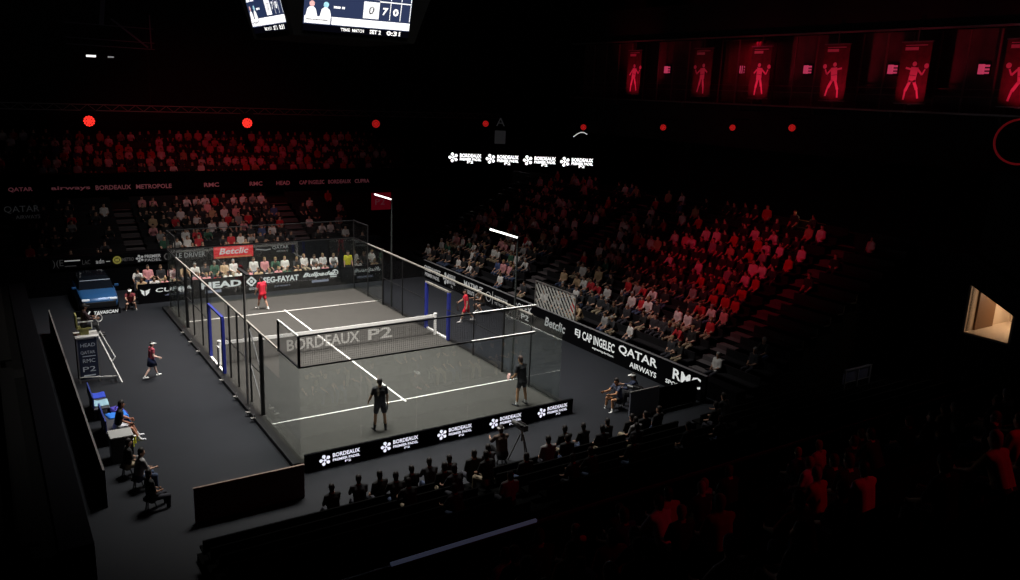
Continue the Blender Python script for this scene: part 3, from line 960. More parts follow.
def prims(p, J, dress):
    """tapered limbs grouped by what covers them; dress: shirt/short/skirt/trouser/sock/cap/long hair flags"""
    P = {'body': [], 'shirt': [], 'shorts': [], 'socks': [], 'shoes': [], 'hair': [], 'hands': []}
    t, fw, hip = J['t'], J['fw'], J['hip']
    x = Vector((1, 0, 0))
    B = P['body']
    for s in (-1, 1):
        B.append((hip + x * (s * .07), J['chest'] + x * (s * .075), .1, .105))
        B.append((J['chest'] + x * (s * .075), hip + t * .5 + x * (s * .11), .105, .075))
        B.append((hip + x * (s * .07), hip + x * (s * .085) - t * .06 - fw * .02, .1, .105))
    B.append((hip + t * .5, J['neck'] + t * .06, .075, .055))
    hd, hf = J['hd'], J['hf']; H = J['head']
    B.append((H - hd * .02 - hf * .012, H + hd * .045 - hf * .008, .082, .086))
    B.append((H + hf * .02 - hd * .03, H + hf * .045 - hd * .085, .068, .042))
    B.append((H + hf * .085, H + hf * .105 - hd * .03, .012, .017))
    side = hf.cross(hd).normalized()
    for s in (-1, 1): B.append((H + side * (s * .083) + hd * .015, H + side * (s * .085) - hd * .025, .014, .011))
    for k, s in (('L', -1), ('R', 1)):
        sh, el, wr, fd = J['sh' + k], J['el' + k], J['wr' + k], J['fd' + k]
        B.append((hip + t * .49 + x * (s * .1), sh, .07, .06))
        B.append((sh, el, .054, .042)); B.append((el, el.lerp(wr, .35), .042, .043)); B.append((el.lerp(wr, .35), wr, .043, .028))
        pe = wr + fd * .075
        u = fd.cross(Vector((s, 0, 0)))
        u = u.normalized() if u.length > .1 else Vector((0, 1, 0))
        nrm = fd.cross(u).normalized()
        for q in (-1, 1): B.append((wr + u * (q * .012), pe + u * (q * .026), .02, .017))
        grip = p.get('grip' + k, False)
        for q in range(4):
            r0 = pe + u * ((q - 1.5) * .021)
            ln = (.032, .037, .035, .027)[q]
            c = 1.25 if grip else .3
            f1 = (fd * math.cos(c * .6) - nrm * (s * math.sin(c * .6)))
            f2 = (fd * math.cos(c * 1.5) - nrm * (s * math.sin(c * 1.5)))
            B.append((r0, r0 + f1 * ln, .0095, .009)); B.append((r0 + f1 * ln, r0 + f1 * ln + f2 * ln * .9, .009, .0075))
        tb = wr + fd * .025 + u * .026
        tdir = (u * .75 + fd * .7 - nrm * (s * (.6 if grip else .2))).normalized()
        B.append((tb, tb + tdir * .035, .0125, .011)); B.append((tb + tdir * .035, tb + tdir * .035 + (tdir * .5 + fd * .6).normalized() * .03, .011, .009))
        hp, kn, an = J['hp' + k], J['kn' + k], J['an' + k]
        B.append((hp, kn, .088, .056)); cm = kn.lerp(an, .3) - (fw if abs(J['hip'].z) else fw) * .012
        B.append((kn, cm, .054, .056)); B.append((cm, an, .056, .036))
        B.append((J['heel' + k], J['toe' + k], .036, .03)); B.append((an, J['heel' + k].lerp(J['toe' + k], .3), .04, .038))
        # clothing
        sl = dress.get('sleeve', .55)
        P['shirt'].append((hip + t * .49 + x * (s * .1), sh, .085, .073))
        if sl: P['shirt'].append((sh, sh.lerp(el, sl) if sl <= 1 else el, .07, .062))
        if sl > 1: P['shirt'].append((el, el.lerp(wr, sl - 1), .06, .045))
        lg = dress.get('leg', .55)
        if lg <= 1:
            P['shorts'].append((hp, hp.lerp(kn, lg), .105, .088))
        else:
            P['shorts'].append((hp, kn, .105, .075)); P['shorts'].append((kn, kn.lerp(an, lg - 1), .075, .06))
        P['shorts'].append((hip + x * (s * .07) + t * .06, hip + x * (s * .085) - t * .06 - fw * .02, .115, .12))
        P['shirt'].append((hip + x * (s * .07) + t * .02, J['chest'] + x * (s * .075), .118, .12))
        P['shirt'].append((J['chest'] + x * (s * .075), hip + t * .5 + x * (s * .1), .12, .085))
        so = dress.get('sock', .75)
        if so < 1: P['socks'].append((kn.lerp(an, so), an, .056 if so < .6 else .046, .044)); P['socks'].append((an, J['heel' + k].lerp(J['toe' + k], .4), .044, .042))
        P['shoes'].append((J['heel' + k] - Vector((0, 0, .004)), J['toe' + k] - Vector((0, 0, .004)), .045, .038))
        P['shoes'].append((an - Vector((0, 0, .02)), J['heel' + k].lerp(J['toe' + k], .5), .046, .044))
    P['shirt'].append((hip + t * .02, J['chest'], .112, .118)); P['shirt'].append((J['chest'], hip + t * .5, .118, .08))
    P['shorts'].append((hip + t * .06, hip - t * .04, .112, .112))
    P['hair'].append((H - hf * .025 + hd * .01, H + hd * .055 - hf * .012, .088, .09))
    P['hair'].append((H - hf * .04 - hd * .05, H - hf * .03 + hd * .04, .07, .085))
    if dress.get('tail'): P['hair'].append((H - hf * .11 + hd * .02, H - hf * .15 - hd * .16, .04, .02))
    return P


def remesh(plist, voxel, name, smooth=2):
    mb = MB()
    for a, b, r0, r1 in plist: mb.cone_caps(a, b, r0, r1)
    me = mb.mesh(name)
    o = bpy.data.objects.new('tmp', me); COL.objects.link(o)
    m = o.modifiers.new('r', 'REMESH'); m.mode = 'VOXEL'; m.voxel_size = voxel
    if smooth:
        sm = o.modifiers.new('s', 'SMOOTH'); sm.iterations = smooth; sm.factor = .5
    dg = bpy.context.evaluated_depsgraph_get()
    out = bpy.data.meshes.new_from_object(o.evaluated_get(dg))
    out.name = name
    bpy.data.objects.remove(o); bpy.data.meshes.remove(me)
    out.polygons.foreach_set('use_smooth', [True] * len(out.polygons))
    return out


def cap_mesh(J):
    H, hd, hf = J['head'], J['hd'], J['hf']
    side = hf.cross(hd).normalized()
    mb = MB()
    rings = []
    for i in range(6):
        a = i / 5 * PI / 2
        rings.append([H + hd * (.035 + .085 * math.sin(a)) - hf * .008 + (hf * math.cos(q * PI / 8) + side * math.sin(q * PI / 8)) * (.104 * max(.04, math.cos(a))) for q in range(16)])
    mb.loft(rings)
    a = [H + hd * .045 + hf * .085 + side * (s * .085) for s in (-1, 1)]
    b = [H + hd * .02 + hf * .19 + side * (s * .06) for s in (-1, 1)]
    v = [a[0], a[1], b[1], b[0]]
    mb.loft([[p for p in v], [p + hd * .012 for p in v]])
    return mb.mesh('cap')


def figure(label, loc, face, pose, dress, colors, scale=1., skin=None, hair=None, group=None, voxel=.0105):
    """a person: one continuous body plus clothing, shoes, hair as children. face: heading in degrees (0 = +y)"""
    J = skeleton(pose)
    P = prims(pose, J, dress)
    root = thing('person', label, 'person', loc, R_(face), group)
    root.scale = (scale,) * 3
    sk = skin or SKIN
    add('body', remesh(P['body'], voxel, 'body', 1), sk, root)
    eye = MB()
    H, hd, hf = J['head'], J['hd'], J['hf']; side = hf.cross(hd).normalized()
    for s in (-1, 1): eye.cone_caps(H + hf * .078 + side * (s * .032) + hd * .005, H + hf * .079 + side * (s * .034) + hd * .005, .011, .011, 8, 3)
    eye.obj('eyes', M_EYE, root)
    mo = MB(); mo.cone_caps(H + hf * .083 - side * .02 - hd * .068, H + hf * .083 + side * .02 - hd * .068, .006, .006, 8, 3); mo.obj('mouth', mat('lips', (.3, .09, .08), .5), root)
    for part, nm in (('shirt', 'shirt'), ('shorts', dress.get('bottom', 'shorts')), ('socks', 'socks'), ('shoes', 'shoes'), ('hair', 'hair')):
        if part == 'socks' and part not in colors: continue
        if P[part]:
            c = colors.get(part)
            m = hair or M_HAIR if part == 'hair' else mat('cloth_%s_%s' % (part, '_'.join('%02d' % int(v * 99) for v in c)), c, .85 if part != 'shoes' else .5)
            add(nm, remesh(P[part], .013 if part != 'hair' else .01, part, 2), m, root)
    if dress.get('skirt'):
        hip = J['hip']
        mb = MB()
        ring = lambda z, r, dy=0: [(math.cos(q * PI / 10) * r, math.sin(q * PI / 10) * r * .85 + dy, hip.z + z) for q in range(20)]
        mb.loft([ring(.1, .16), ring(-.05, .2), ring(-.3, .26, .02), ring(-.29, .25, .02), ring(-.05, .19)])
        mb.obj('skirt', mat('skirt_navy', (.012, .02, .07), .8), root, smooth=True)
    if dress.get('cap'):
        add('cap', cap_mesh(J), mat('cap_' + dress['cap'], {'white': (.88, .88, .86), 'black': (.02, .02, .02), 'grey': (.5, .5, .48)}[dress['cap']], .7), root, smooth=False)
    return root, J


def racket(label, root, J, k, col, aim):
    """padel racket held in a hand: round head with holes, throat and grip; aim = direction of the head in the person's frame"""
    Mw = Matrix.Translation(root.location) @ Matrix.Rotation(root.rotation_euler.z, 4, 'Z') @ Matrix.Scale(root.scale[0], 4)
    h = J['wr' + k] + J['fd' + k] * .085
    aim = Vector(aim).normalized()
    nrm = aim.cross(Vector((.3, .2, 1))).normalized(); sid = aim.cross(nrm).normalized()
    t = thing('padel_racket', label, 'racket', Mw @ h)
    A = Mw.to_3x3()
    aw, nw, sw = (A @ aim).normalized(), (A @ nrm).normalized(), (A @ sid).normalized()
    mb = MB(); mb.tube(aw * -.07, aw * .09, .016, .014, 10); mb.obj('grip', M_BLACK, t)
    mb = MB()
    for s in (-1, 1): mb.beam(aw * .08 + sw * (s * .012), aw * .18 + sw * (s * .06), .03, .03)
    mb.obj('throat', mat('racket_dark', (.03, .03, .03), .4), t)
    n = 24
    ring = lambda r, d: [aw * (.29 + r * 1.08 * math.cos(q * 2 * PI / n)) + sw * (r * math.sin(q * 2 * PI / n)) + nw * d for q in range(n)]
    mb = MB(); mb.loft([ring(.122, -.019), ring(.132, -.012), ring(.132, .012), ring(.122, .019)]); fr = mb.obj('racket_face', mat('racket_' + '_'.join('%02d' % int(c * 99) for c in col), col, .5), t)
    mb = MB()
    for ix in range(-3, 4):
        for iy in range(-3, 4):
            if ix * ix + iy * iy > 10: continue
            c = aw * (.29 + ix * .028) + sw * (iy * .028)
            mb.tube(c - nw * .0196, c + nw * .0196, .005, n=6)
    mb.obj('drilled_holes', M_BLACK, fr)
    return t


BLK = (.012, .012, .014); RED = (.62, .012, .03); WHT = (.8, .8, .78); NAV = (.015, .025, .09)
stand_p = dict(hip=.93, lean=3, legL=(4, 7, 6), legR=(0, 8, 4), armL=(10, 18, 25), armR=(5, 14, 12), gripR=True)
f1, J1 = figure('player in black shirt and shorts with back turned, centre of the near glass', (-1.93, -9.1, 0), -8, stand_p,
                dict(sleeve=.6, leg=.62, sock=.45), dict(shirt=BLK, shorts=BLK, socks=BLK, shoes=BLK), 1.05, mat('skin_golden', (.46, .25, .13), .6))
racket('black padel racket held low by the player at the middle of the glass', f1, J1, 'R', (.02, .02, .02), (.1, .5, -.9))
f2, J2 = figure('player in black with white socks, in the near corner beside the side glass', (3.68, -9.42, 0), 12,
                dict(hip=.92, lean=8, legL=(6, 10, 10), legR=(0, 9, 6), armL=(2, 10, 45, 14), armR=(12, 14, 40), gripL=True, nod=5),
                dict(sleeve=.6, leg=.5, sock=.75), dict(shirt=BLK, shorts=BLK, socks=WHT, shoes=BLK), 1.08, mat('skin_golden', (.46, .25, .13), .6), mat('hair_brown', (.05, .02, .012), .6))
racket('pale pink padel racket held by the player in the near corner', f2, J2, 'L', (.85, .5, .47), (.35, .75, -.05))
f3, J3 = figure('player in red shirt and shorts walking inside the court by the far line', (-.95, 7.75, 0), 20,
                dict(hip=.915, lean=4, legL=(18, 4, 6), legR=(-12, 4, 14), armL=(10, 14, 15), armR=(-5, 16, 20), gripR=True),
                dict(sleeve=.62, leg=.7, sock=.78), dict(shirt=(.75, .02, .05), shorts=RED, socks=WHT, shoes=(.85, .8, .75)), .97, SKIN)
racket('dark padel racket of the red player inside the court', f3, J3, 'R', (.1, .02, .03), (.2, .4, -.9))
f4, J4 = figure('player in red striding outside the court behind the side opening', (7.6, 1.5, FZ), 65,
                dict(hip=.905, lean=6, legL=(26, 4, 10), legR=(-18, 4, 22), armL=(-14, 12, 18), armR=(24, 12, 30), gripR=True),
                dict(sleeve=.62, leg=.72, sock=.75), dict(shirt=(.75, .02, .05), shorts=RED, socks=WHT, shoes=(.8, .75, .75)), 1.0, SKIN)
racket('dark padel racket hanging from the hand of the player outside the court', f4, J4, 'R', (.05, .03, .03), (.05, -.1, -1))
figure('ball kid in white cap and navy skirt walking past the umpire chair', (-7.62, -.05, FZ), -78,
       dict(hip=.9, lean=5, legL=(24, 3, 8), legR=(-20, 3, 18), armL=(-5, 8, 60), armR=(-5, 8, 70)),
       dict(sleeve=.45, leg=.5, sock=.85, cap='white', skirt=True), dict(shirt=(.5, .08, .12), shorts=NAV, socks=WHT, shoes=(.9, .9, .88)), .85, mat('skin_pale', (.75, .5, .42), .6))
sit_low = dict(hip=.34, lean=14, legL=(100, 14, 112), legR=(96, 14, 108), armL=(45, 8, 40, 15), armR=(45, 8, 40, 15))
kn = dict(hip=.42, lean=14, legL=(95, 10, 95), legR=(92, 12, 92), armL=(40, 8, 45, 12), armR=(40, 8, 45, 12))
figure('ball kid in maroon vest and white cap crouching beside the blue car', (-6.75, 11.0, FZ), 175, sit_low,
       dict(sleeve=.5, leg=.5, cap='white', sock=.8), dict(shirt=(.2, .03, .04), shorts=BLK, socks=WHT, shoes=WHT), .95, SKIN)
figure('ball kid in brown top and pale cap squatting at the side boards', (9.3, 2.75, FZ), 95, dict(hip=.55, lean=16, legL=(80, 12, 118), legR=(76, 12, 114), armL=(40, 10, 50, 12), armR=(40, 10, 50, 12)),
       dict(sleeve=.5, leg=.5, cap='grey', sock=.8), dict(shirt=(.1, .06, .035), shorts=BLK, socks=WHT, shoes=WHT), 1.0, SKIN)


def stool(label, loc, h=.36, group=None):
    t = thing('low_stool', label, 'stool', loc, 0, group)
    MB().tube((0, 0, h - .05), (0, 0, h), .17, .17, 16).obj('seat', M_BLACK, t)
    for a in range(3):
        c, s = math.cos(a * 2 * PI / 3), math.sin(a * 2 * PI / 3)
        MB().beam((c * .1, s * .1, h - .04), (c * .17, s * .17, .0), .03).obj('leg', M_BLACK, t)


figure('ball kid with bare legs and white shoes seated on a stool by the tripod', (6.95, -11.2, FZ), 85, kn,
       dict(sleeve=.5, leg=.45, sock=.8), dict(shirt=(.05, .06, .1), shorts=BLK, socks=WHT, shoes=(.9, .9, .88)), 1.0, mat('skin_orange', (.5, .24, .12), .6))
stool('low black stool under the ball kid near the grey barrier', (6.95, -11.2, FZ), .29)
stool('low black stool under the ball kid beside the blue car', (-6.75, 11.0, FZ), .22)
figure('photographer in dark clothes and white cap seated behind the tripod near the grey barrier', (7.75, -11.3, FZ), 40, kn,
       dict(sleeve=1.6, leg=1.9, cap='white', bottom='trousers'), dict(shirt=(.02, .03, .07), shorts=BLK, shoes=BLK), 1.05, SKIN)
stool('low black stool under the photographer in white cap', (7.75, -11.3, FZ), .3)

# ------------------------------------------------------------------ tripods with cameras


def tripod(label_t, label_c, loc, h, aim, spread=.45):
    t = thing('tripod', label_t, 'tripod', loc)
    MB().tube((0, 0, h - .35), (0, 0, h), .03, .03, 10).obj('centre_column', M_GREY, t)
    for a in range(3):
        c, s = math.cos(a * 2 * PI / 3 + .4), math.sin(a * 2 * PI / 3 + .4)
        MB().beam((c * .05, s * .05, h - .12), (c * spread, s * spread, .0), .035).obj('leg', mat('tripod_grey', (.12, .11, .1), .5), t)
    c = thing('video_camera', label_c, 'camera', (loc[0], loc[1], loc[2] + h), aim)
    MB().box((0, 0, .13), (.16, .42, .2)).obj('camera_body', M_BLACK, c, bevel=.015)
    MB().tube((0, .2, .13), (0, .46, .13), .07, .085, 14).obj('lens', mat('lens_grey', (.06, .06, .06), .3), c)
    MB().beam((0, -.15, .27), (0, .12, .27), .03).beam((0, -.15, .22), (0, -.15, .27), .03).beam((0, .12, .22), (0, .12, .27), .03).obj('top_handle', M_BLACK, c)
    MB().box((-.12, -.1, .2), (.1, .02, .08)).obj('viewfinder', M_BLACK, c)
    MB().box((0, 0, .015), (.12, .16, .03)).obj('mount_plate', M_GREY, c)


tripod('grey tripod beside the seated ball kid', 'small video camera on the tripod beside the ball kid', (7.3, -11.85, FZ), .8, R_(15), .28)
tripod('large tripod in front of the near seats', 'broadcast camera on the tripod by the man in white hat', (1.15, -13.2, FZ), 1.05, R_(5), .42)
figure('camera operator in white hat sitting behind the near LED panels', (.45, -13.15, FZ), -10, kn,
       dict(sleeve=1.5, leg=1.9, cap='white', bottom='trousers'), dict(shirt=(.09, .06, .045), shorts=BLK, shoes=BLK), 1.02, SKIN)
stool('low black stool under the camera operator in white hat', (.45, -13.15, FZ), .29)
bar = thing('crowd_barrier', 'low grey-blue panel barrier beside the photographer', 'barrier', (7.4, -12.1, FZ))
MB().box((0, 0, .5), (1.42, .05, .96)).obj('panel', mat('barrier_blue_grey', (.2, .21, .26), .6), bar, bevel=.01)
MB().box((0, 0, 1.0), (1.46, .06, .03)).obj('top_rail', M_GREY, bar)
for s in (-1, 1): MB().box((s * .65, -.12, .02), (.06, .3, .04)).obj('foot', M_BLACK, bar)
bar2 = thing('crowd_barrier', 'dark panel barrier between the grey barrier and the side boards', 'barrier', (9.15, -12.1, FZ))
MB().box((0, 0, .48), (2.0, .05, .92)).obj('panel', M_BOARD, bar2, bevel=.01)
for s in (-1, 1): MB().box((s * .9, -.12, .02), (.06, .3, .04)).obj('foot', M_BLACK, bar2)
rb2 = thing('crowd_barrier', 'dark red panel barrier at the near end of the umpire side', 'barrier', (-7.15, -12.18, FZ))
MB().box((0, 0, .5), (3.0, .05, 1.0)).obj('panel', mat('barrier_dark_red', (.05, .012, .01), .7), rb2)
MB().box((0, 0, 1.01), (3.02, .06, .025)).obj('top_rail', mat('rail_orange_grey', (.3, .2, .16), .5), rb2)
lb = thing('side_barrier', 'long black barrier with a thin pale top edge behind the umpire chair', 'barrier', (-10.5, -1.1, FZ))
MB().box((-.04, 0, .55), (.06, 18.2, 1.1)).obj('panel', M_BOARD, lb)
MB().box((-.04, 0, 1.112), (.05, 18.2, .02)).obj('top_edge', M_GREY, lb)

# ------------------------------------------------------------------ umpire chair, benches, player at rest
uc = thing('umpire_chair', 'tall umpire chair with white ladder rails and a navy sponsor panel', 'umpire chair', (-9.75, .75, FZ))
for x in (-.35, .33):
    for y in (-.3, .35):
        MB().beam((x, y, 0), (x, y, 1.82), .05).obj('leg', M_GREY if y < 0 else M_BLACK, uc)
MB().box((0, .02, 1.84), (.82, .8, .05)).obj('platform', M_WHITE, uc, bevel=.01)
MB().box((-.01, -.33, .95), (.64, .02, 1.6)).obj('sponsor_panel', mat('panel_navy', (.012, .018, .045), .5), uc)
D = Decal((-.31, -.345, .2), (1, 0, 0), (0, 0, 1), .004)
D.text('HEAD', .06, 1.25, .14, .5).text('QATAR', .04, .95, .14, .5).rect(.1, .86, .55, .89).text('RMC', .1, .62, .15, .42).text('P2', .08, .26, .2, .44).rect(.1, .08, .5, .13)
o = D.obj('artwork', [mat('print_pale_blue', (.6, .65, .75), .6)]); o.parent = uc
for y in (-.28, .34):
    MB().beam((.38, y, 1.82), (1.02, y - .55, .0), .06, .05).obj('ladder_rail', M_WHITE, uc)
for k in range(6):
    f = (k + .7) / 6.6
    MB().beam((.38 + .64 * f, -.28 - .55 * f, 1.82 * (1 - f)), (.38 + .64 * f, .34 - .55 * f, 1.82 * (1 - f)), .07, .03).obj('rung', M_GREY, uc)
MB().beam((.45, -.3, 2.0), (.88, -.6, .98), .035).beam((.45, -.3, 2.0), (.38, -.3, 1.84), .035).beam((.88, -.6, .98), (.78, -.6, .85), .035).obj('handrail', M_WHITE, uc)
MB().beam((-.35, -.32, .25), (.9, -.72, .25), .035).obj('cross_bar', M_WHITE, uc)
MB().box((-.05, .05, 2.12), (.5, .48, .06)).box((-.3, .05, 2.4), (.06, .48, .55)).box((-.05, .05, 1.98), (.3, .3, .26)).obj('seat', mat('seat_olive', (.32, .3, .1), .7), uc, bevel=.015)
mb = MB()
mb.beam((.2, -.25, 2.12), (.2, -.25, 2.42), .03).beam((-.25, -.25, 2.42), (.26, -.25, 2.42), .04).beam((.2, .35, 2.12), (.2, .35, 2.42), .03).beam((-.25, .35, 2.42), (.26, .35, 2.42), .04)
mb.obj('armrest', M_WHITE, uc)
MB().torus((.5, .1, 2.42), (.5, -.8, .2), .14, .018, 16, 6).beam((.42, .05, 1.86), (.48, .1, 2.28), .025).obj('fan', M_WHITE, uc)
figure('umpire in dark clothes sitting up on the tall chair', (-9.78, .8, FZ + 1.72), -90,
       dict(hip=.56, lean=4, legL=(84, 6, 66), legR=(84, 6, 66), armL=(30, 8, 55, 15), armR=(30, 8, 55, 15)),
       dict(sleeve=1.5, leg=1.9, bottom='trousers', cap='black'), dict(shirt=(.03, .012, .015), shorts=BLK, shoes=BLK), .95, SKIN2, voxel=.013)


def bench(label, loc):
    t = thing('player_bench', label, 'bench', loc)
    MB().box((0, 0, .42), (.5, 1.7, .06)).obj('seat', mat('bench_grey', (.06, .06, .07), .5), t, bevel=.01)
    MB().box((-.24, 0, .68), (.05, 1.7, .4)).obj('backrest', mat('bench_back_blue', (.03, .05, .25), .5), t, bevel=.01)
    for sx in (-.2, .2):
        for sy in (-.75, .75): MB().beam((sx, sy, 0), (sx, sy, .4), .05).obj('leg', M_BLACK, t)
    return t


bench('player bench draped with pale blue towels, nearer the umpire chair', (-9.85, -2.9, FZ))
bench('player bench under the seated player with bare legs', (-9.75, -5.2, FZ))


def towel(label, loc, size, col, rz=0):
    w, d, drop = size
    mb = MB()
    n = 7
    top, bot = [], []
    pts = []
    for i in range(n):
        t = i / (n - 1)
        pts.append((-w / 2 + t * w, 0.012 * math.sin(t * 9)))
    prof = [(x, z + .012) for x, z in pts] + [(w / 2 + .03, -drop * .5), (w / 2 + .05, -drop)]
    rings = []
    for y in [(-d / 2) + k * d / 6 for k in range(7)]:
        up = [(x + .01 * math.sin(7 * y + 3 * z), y, z + .006 * math.sin(11 * y)) for x, z in prof]
        dn = [(x, y, z - .02) for x, z in prof][::-1]
        rings.append(up + dn)
    mb.loft(rings)
    o = mb.obj('towel', mat('towel_' + '_'.join('%02d' % int(c * 99) for c in col), col, .95), None, smooth=True)
    o.location = loc; o.rotation_euler.z = rz
    return tag(o, label, 'towel')


towel('royal blue towel on the bench nearer the umpire chair', (-9.85, -2.45, FZ + .47), (.52, .55, .25), (.03, .07, .55))
towel('pale aqua towel on the same bench, next to the royal blue one', (-9.85, -3.25, FZ + .47), (.52, .6, .22), (.3, .5, .6))
towel('bright blue towel beside the seated player', (-9.5, -4.6, FZ + .47), (.6, .5, .3), (.03, .2, .75), .2)
bg = thing('racket_bag', 'violet-blue racket bag lying on the floor between the benches', 'bag', (-9.35, -3.75, FZ), .3)
MB().loft([[(x * s, y * s2, z) for x, y in ((-.17, -.38), (.17, -.38), (.2, 0), (.17, .38), (-.17, .38), (-.2, 0))] for s, s2, z in ((.8, .9, .0), (1, 1, .1), (1, 1, .25), (.7, .9, .34))]).obj('bag_body', mat('bag_violet', (.07, .05, .4), .6), bg, bevel=.02)
MB().torus((0, 0, .36), (0, 1, 0), .1, .015, 14, 6).obj('carry_handle', M_BLACK, bg)
figure('player resting on the bench in dark top with bare legs stretched out', (-9.62, -5.75, FZ), -96,
       dict(hip=.56, lean=12, legL=(80, 8, 58), legR=(76, 8, 48), armL=(8, 8, 55, 20), armR=(5, 8, 50, 20)),
       dict(sleeve=.6, leg=.6, sock=.8), dict(shirt=BLK, shorts=(.7, .7, .75), socks=WHT, shoes=(.7, .7, .75)), 1.0, mat('skin_ruddy', (.5, .22, .14), .6))
for i, (x, y, c, l) in enumerate(((-9.2, -6.15, (.75, .7, .02), 'yellow ball tube at the feet of the resting player'), (-9.3, -6.4, (.7, .72, .05), 'yellow-green ball tube standing closest to the grey box'))):
    t = thing('ball_tube', l, 'tube', (x, y, FZ))
    MB().tube((0, 0, 0), (0, 0, .24), .045, .045, 14).obj('can', mat('can_%d' % i, c, .4), t)
    MB().tube((0, 0, .24), (0, 0, .26), .047, .047, 14).obj('lid', M_WHITE, t)
bx = thing('cool_box', 'dark box with a flat grey top at the end of the benches', 'box', (-9.72, -7.15, FZ))
MB().box((0, 0, .4), (.62, .62, .8)).obj('box_body', mat('box_dark', (.03, .03, .035), .5), bx, bevel=.02)
MB().box((0, 0, .83), (.66, .66, .06)).obj('lid', mat('lid_grey', (.38, .38, .37), .6), bx, bevel=.015)
MB().box((.32, 0, .5), (.03, .25, .05)).obj('handle', M_GREY, bx)

# ------------------------------------------------------------------ blue display car in the far corner
car = thing('display_car', 'dark blue car parked on display at the far corner of the floor', 'car', (-8.15, 12.9, FZ), 0)
CB = mat('car_blue', (.02, .085, .22), .3, .1, spec=.7)
CW = mat('car_window', (.006, .008, .012), .08, spec=.8)


def csec(y, hw, z0, z1, sh):
    return [(-hw * .92, y, z0), (-hw, y, z0 + .18), (-hw * 1.0, y, (z0 + z1) / 2), (-hw * .95, y, z1 - .06), (-hw * sh, y, z1), (hw * sh, y, z1), (hw * .95, y, z1 - .06), (hw * 1.0, y, (z0 + z1) / 2), (hw, y, z0 + .18), (hw * .92, y, z0)]


MB().loft([csec(-2.12, .62, .32, .62, .8), csec(-2.02, .8, .22, .74, .82), csec(-1.6, .89, .2, .88, .84), csec(-.95, .91, .2, .97, .85), csec(0, .91, .2, .98, .85), csec(1.3, .91, .2, 1.0, .84), csec(1.95, .86, .24, 1.0, .82), csec(2.12, .72, .36, .92, .8)]).obj('body', CB, car, bevel=.03, smooth=True)
cab = lambda y, hw, z: [(-hw, y, z), (hw, y, z)]
MB().loft([[(-.8, -.98, .95), (.8, -.98, .95), (.8, 1.95, .98), (-.8, 1.95, .98)], [(-.72, -.4, 1.36), (.72, -.4, 1.36), (.72, 1.45, 1.38), (-.72, 1.45, 1.38)], [(-.6, -.2, 1.46), (.6, -.2, 1.46), (.6, 1.25, 1.47), (-.6, 1.25, 1.47)]]).obj('windows', CW, car)
MB().loft([[(-.66, -.3, 1.43), (.66, -.3, 1.43), (.66, 1.35, 1.45), (-.66, 1.35, 1.45)], [(-.56, -.2, 1.5), (.56, -.2, 1.5), (.56, 1.25, 1.51), (-.56, 1.25, 1.51)]]).obj('roof', CW, car, bevel=.02)
for s in (-1, 1):
    for y in (-1.35, 1.35):
        w = MB().torus((s * .82, y, .33), (1, 0, 0), .24, .1, 20, 8).obj('tyre', M_BLACK, car)
        MB().tube((s * .8, y, .33), (s * .92, y, .33), .2, .17, 14).obj('wheel_rim', M_GREY, w)
    MB().box((s * .62, -2.04, .68), (.34, .12, .1)).obj('headlight', mat('headlight_glass', (.7, .75, .8), .1, emit=(.8, .9, 1), estr=.25), car, bevel=.02)
    MB().box((s * .98, -.6, 1.02), (.2, .12, .13)).obj('mirror', CB, car, bevel=.03)
    MB().box((s * .6, 2.06, .8), (.36, .1, .1)).obj('tail_light', mat('tail_red', (.3, .01, .01), .3), car)
MB().box((0, -2.1, .42), (1.45, .14, .3)).obj('grille', M_BLACK, car, bevel=.02)
MB().box((0, -2.15, .36), (.5, .02, .11)).obj('number_plate', M_GREY, car)
MB().beam((-.7, -.47, 1.33), (.7, -.47, 1.33), .03, .03).obj('roof_edge_highlight', mat('highlight_pale_blue', (.6, .65, .75), .3), car)  # pale blue highlight along the roof edge, painted as a bar
pl = board('car_plinth_sign', 'low black sign with slanted white letters on the floor before the blue car', 'sign', (-9.35, 10.35), (-7.3, 10.35), FZ, .16, .15,
           lambda D, L, H: D.line(.55, .04, .68, .24, .07).text('TAVASCAN', .85, .05, .17, 1.1, 0, .2, .03), [M_LED_MID])
light('car_display_light', 'SPOT', (-7.2, 7.2, 6.5), (-8.1, 11.6, .9), 420, (.75, .87, 1), .15, cone=22, blend=.6)

# ------------------------------------------------------------------ lit doorway and gallery in the side stand
vm = MB()
vm.span((22.2, -17.7, 2.1), (26, -15.7, 2.2))
vm.span((22.2, -17.7, 4.45), (26, -15.7, 4.55)).span((26, -17.7, 2.1), (26.1, -15.7, 4.55))
vm.span((22.2, -15.8, 2.1), (26, -15.7, 4.55)).span((22.2, -17.7, 2.1), (26, -17.6, 4.55))
struct('door_1', vm, mat('corridor_beige', (.55, .46, .36), .8))
struct('trim_4', MB().span((25.2, -17.0, 2.3), (25.3, -16.8, 4.4)).span((24.2, -17.6, 2.2), (24.3, -17.45, 4.4)).span((22.9, -15.88, 2.2), (24.4, -15.8, 4.4)), mat('door_wood', (.14, .07, .03), .6))
light('corridor_light', 'POINT', (24.7, -17.2, 3.9), (0, 0, 0), 85, (1, .75, .52), .1)
struct('wall_side_upper', MB().span((22.3, -34, FZ), (22.6, -17.6, 9)).span((22.3, -15.8, FZ), (22.6, 20, 5.5)).span((22.3, -17.6, 4.45), (22.6, -15.8, 9)).span((22.3, -17.6, FZ), (22.6, -15.8, 2.15)).beam((22.1, -15.5, 5.05), (22.1, -18.0, 3.85), .1, 1.1), M_WALL)
gl = thing('railing', 'small grey railing in front of a pale opening low in the side stand', 'railing', (15.2, -15.6, .6))
for x in (-.8, 0, .8): MB().beam((x, 0, 0), (x, 0, 1.0), .05).obj('upright', M_GREY, gl)
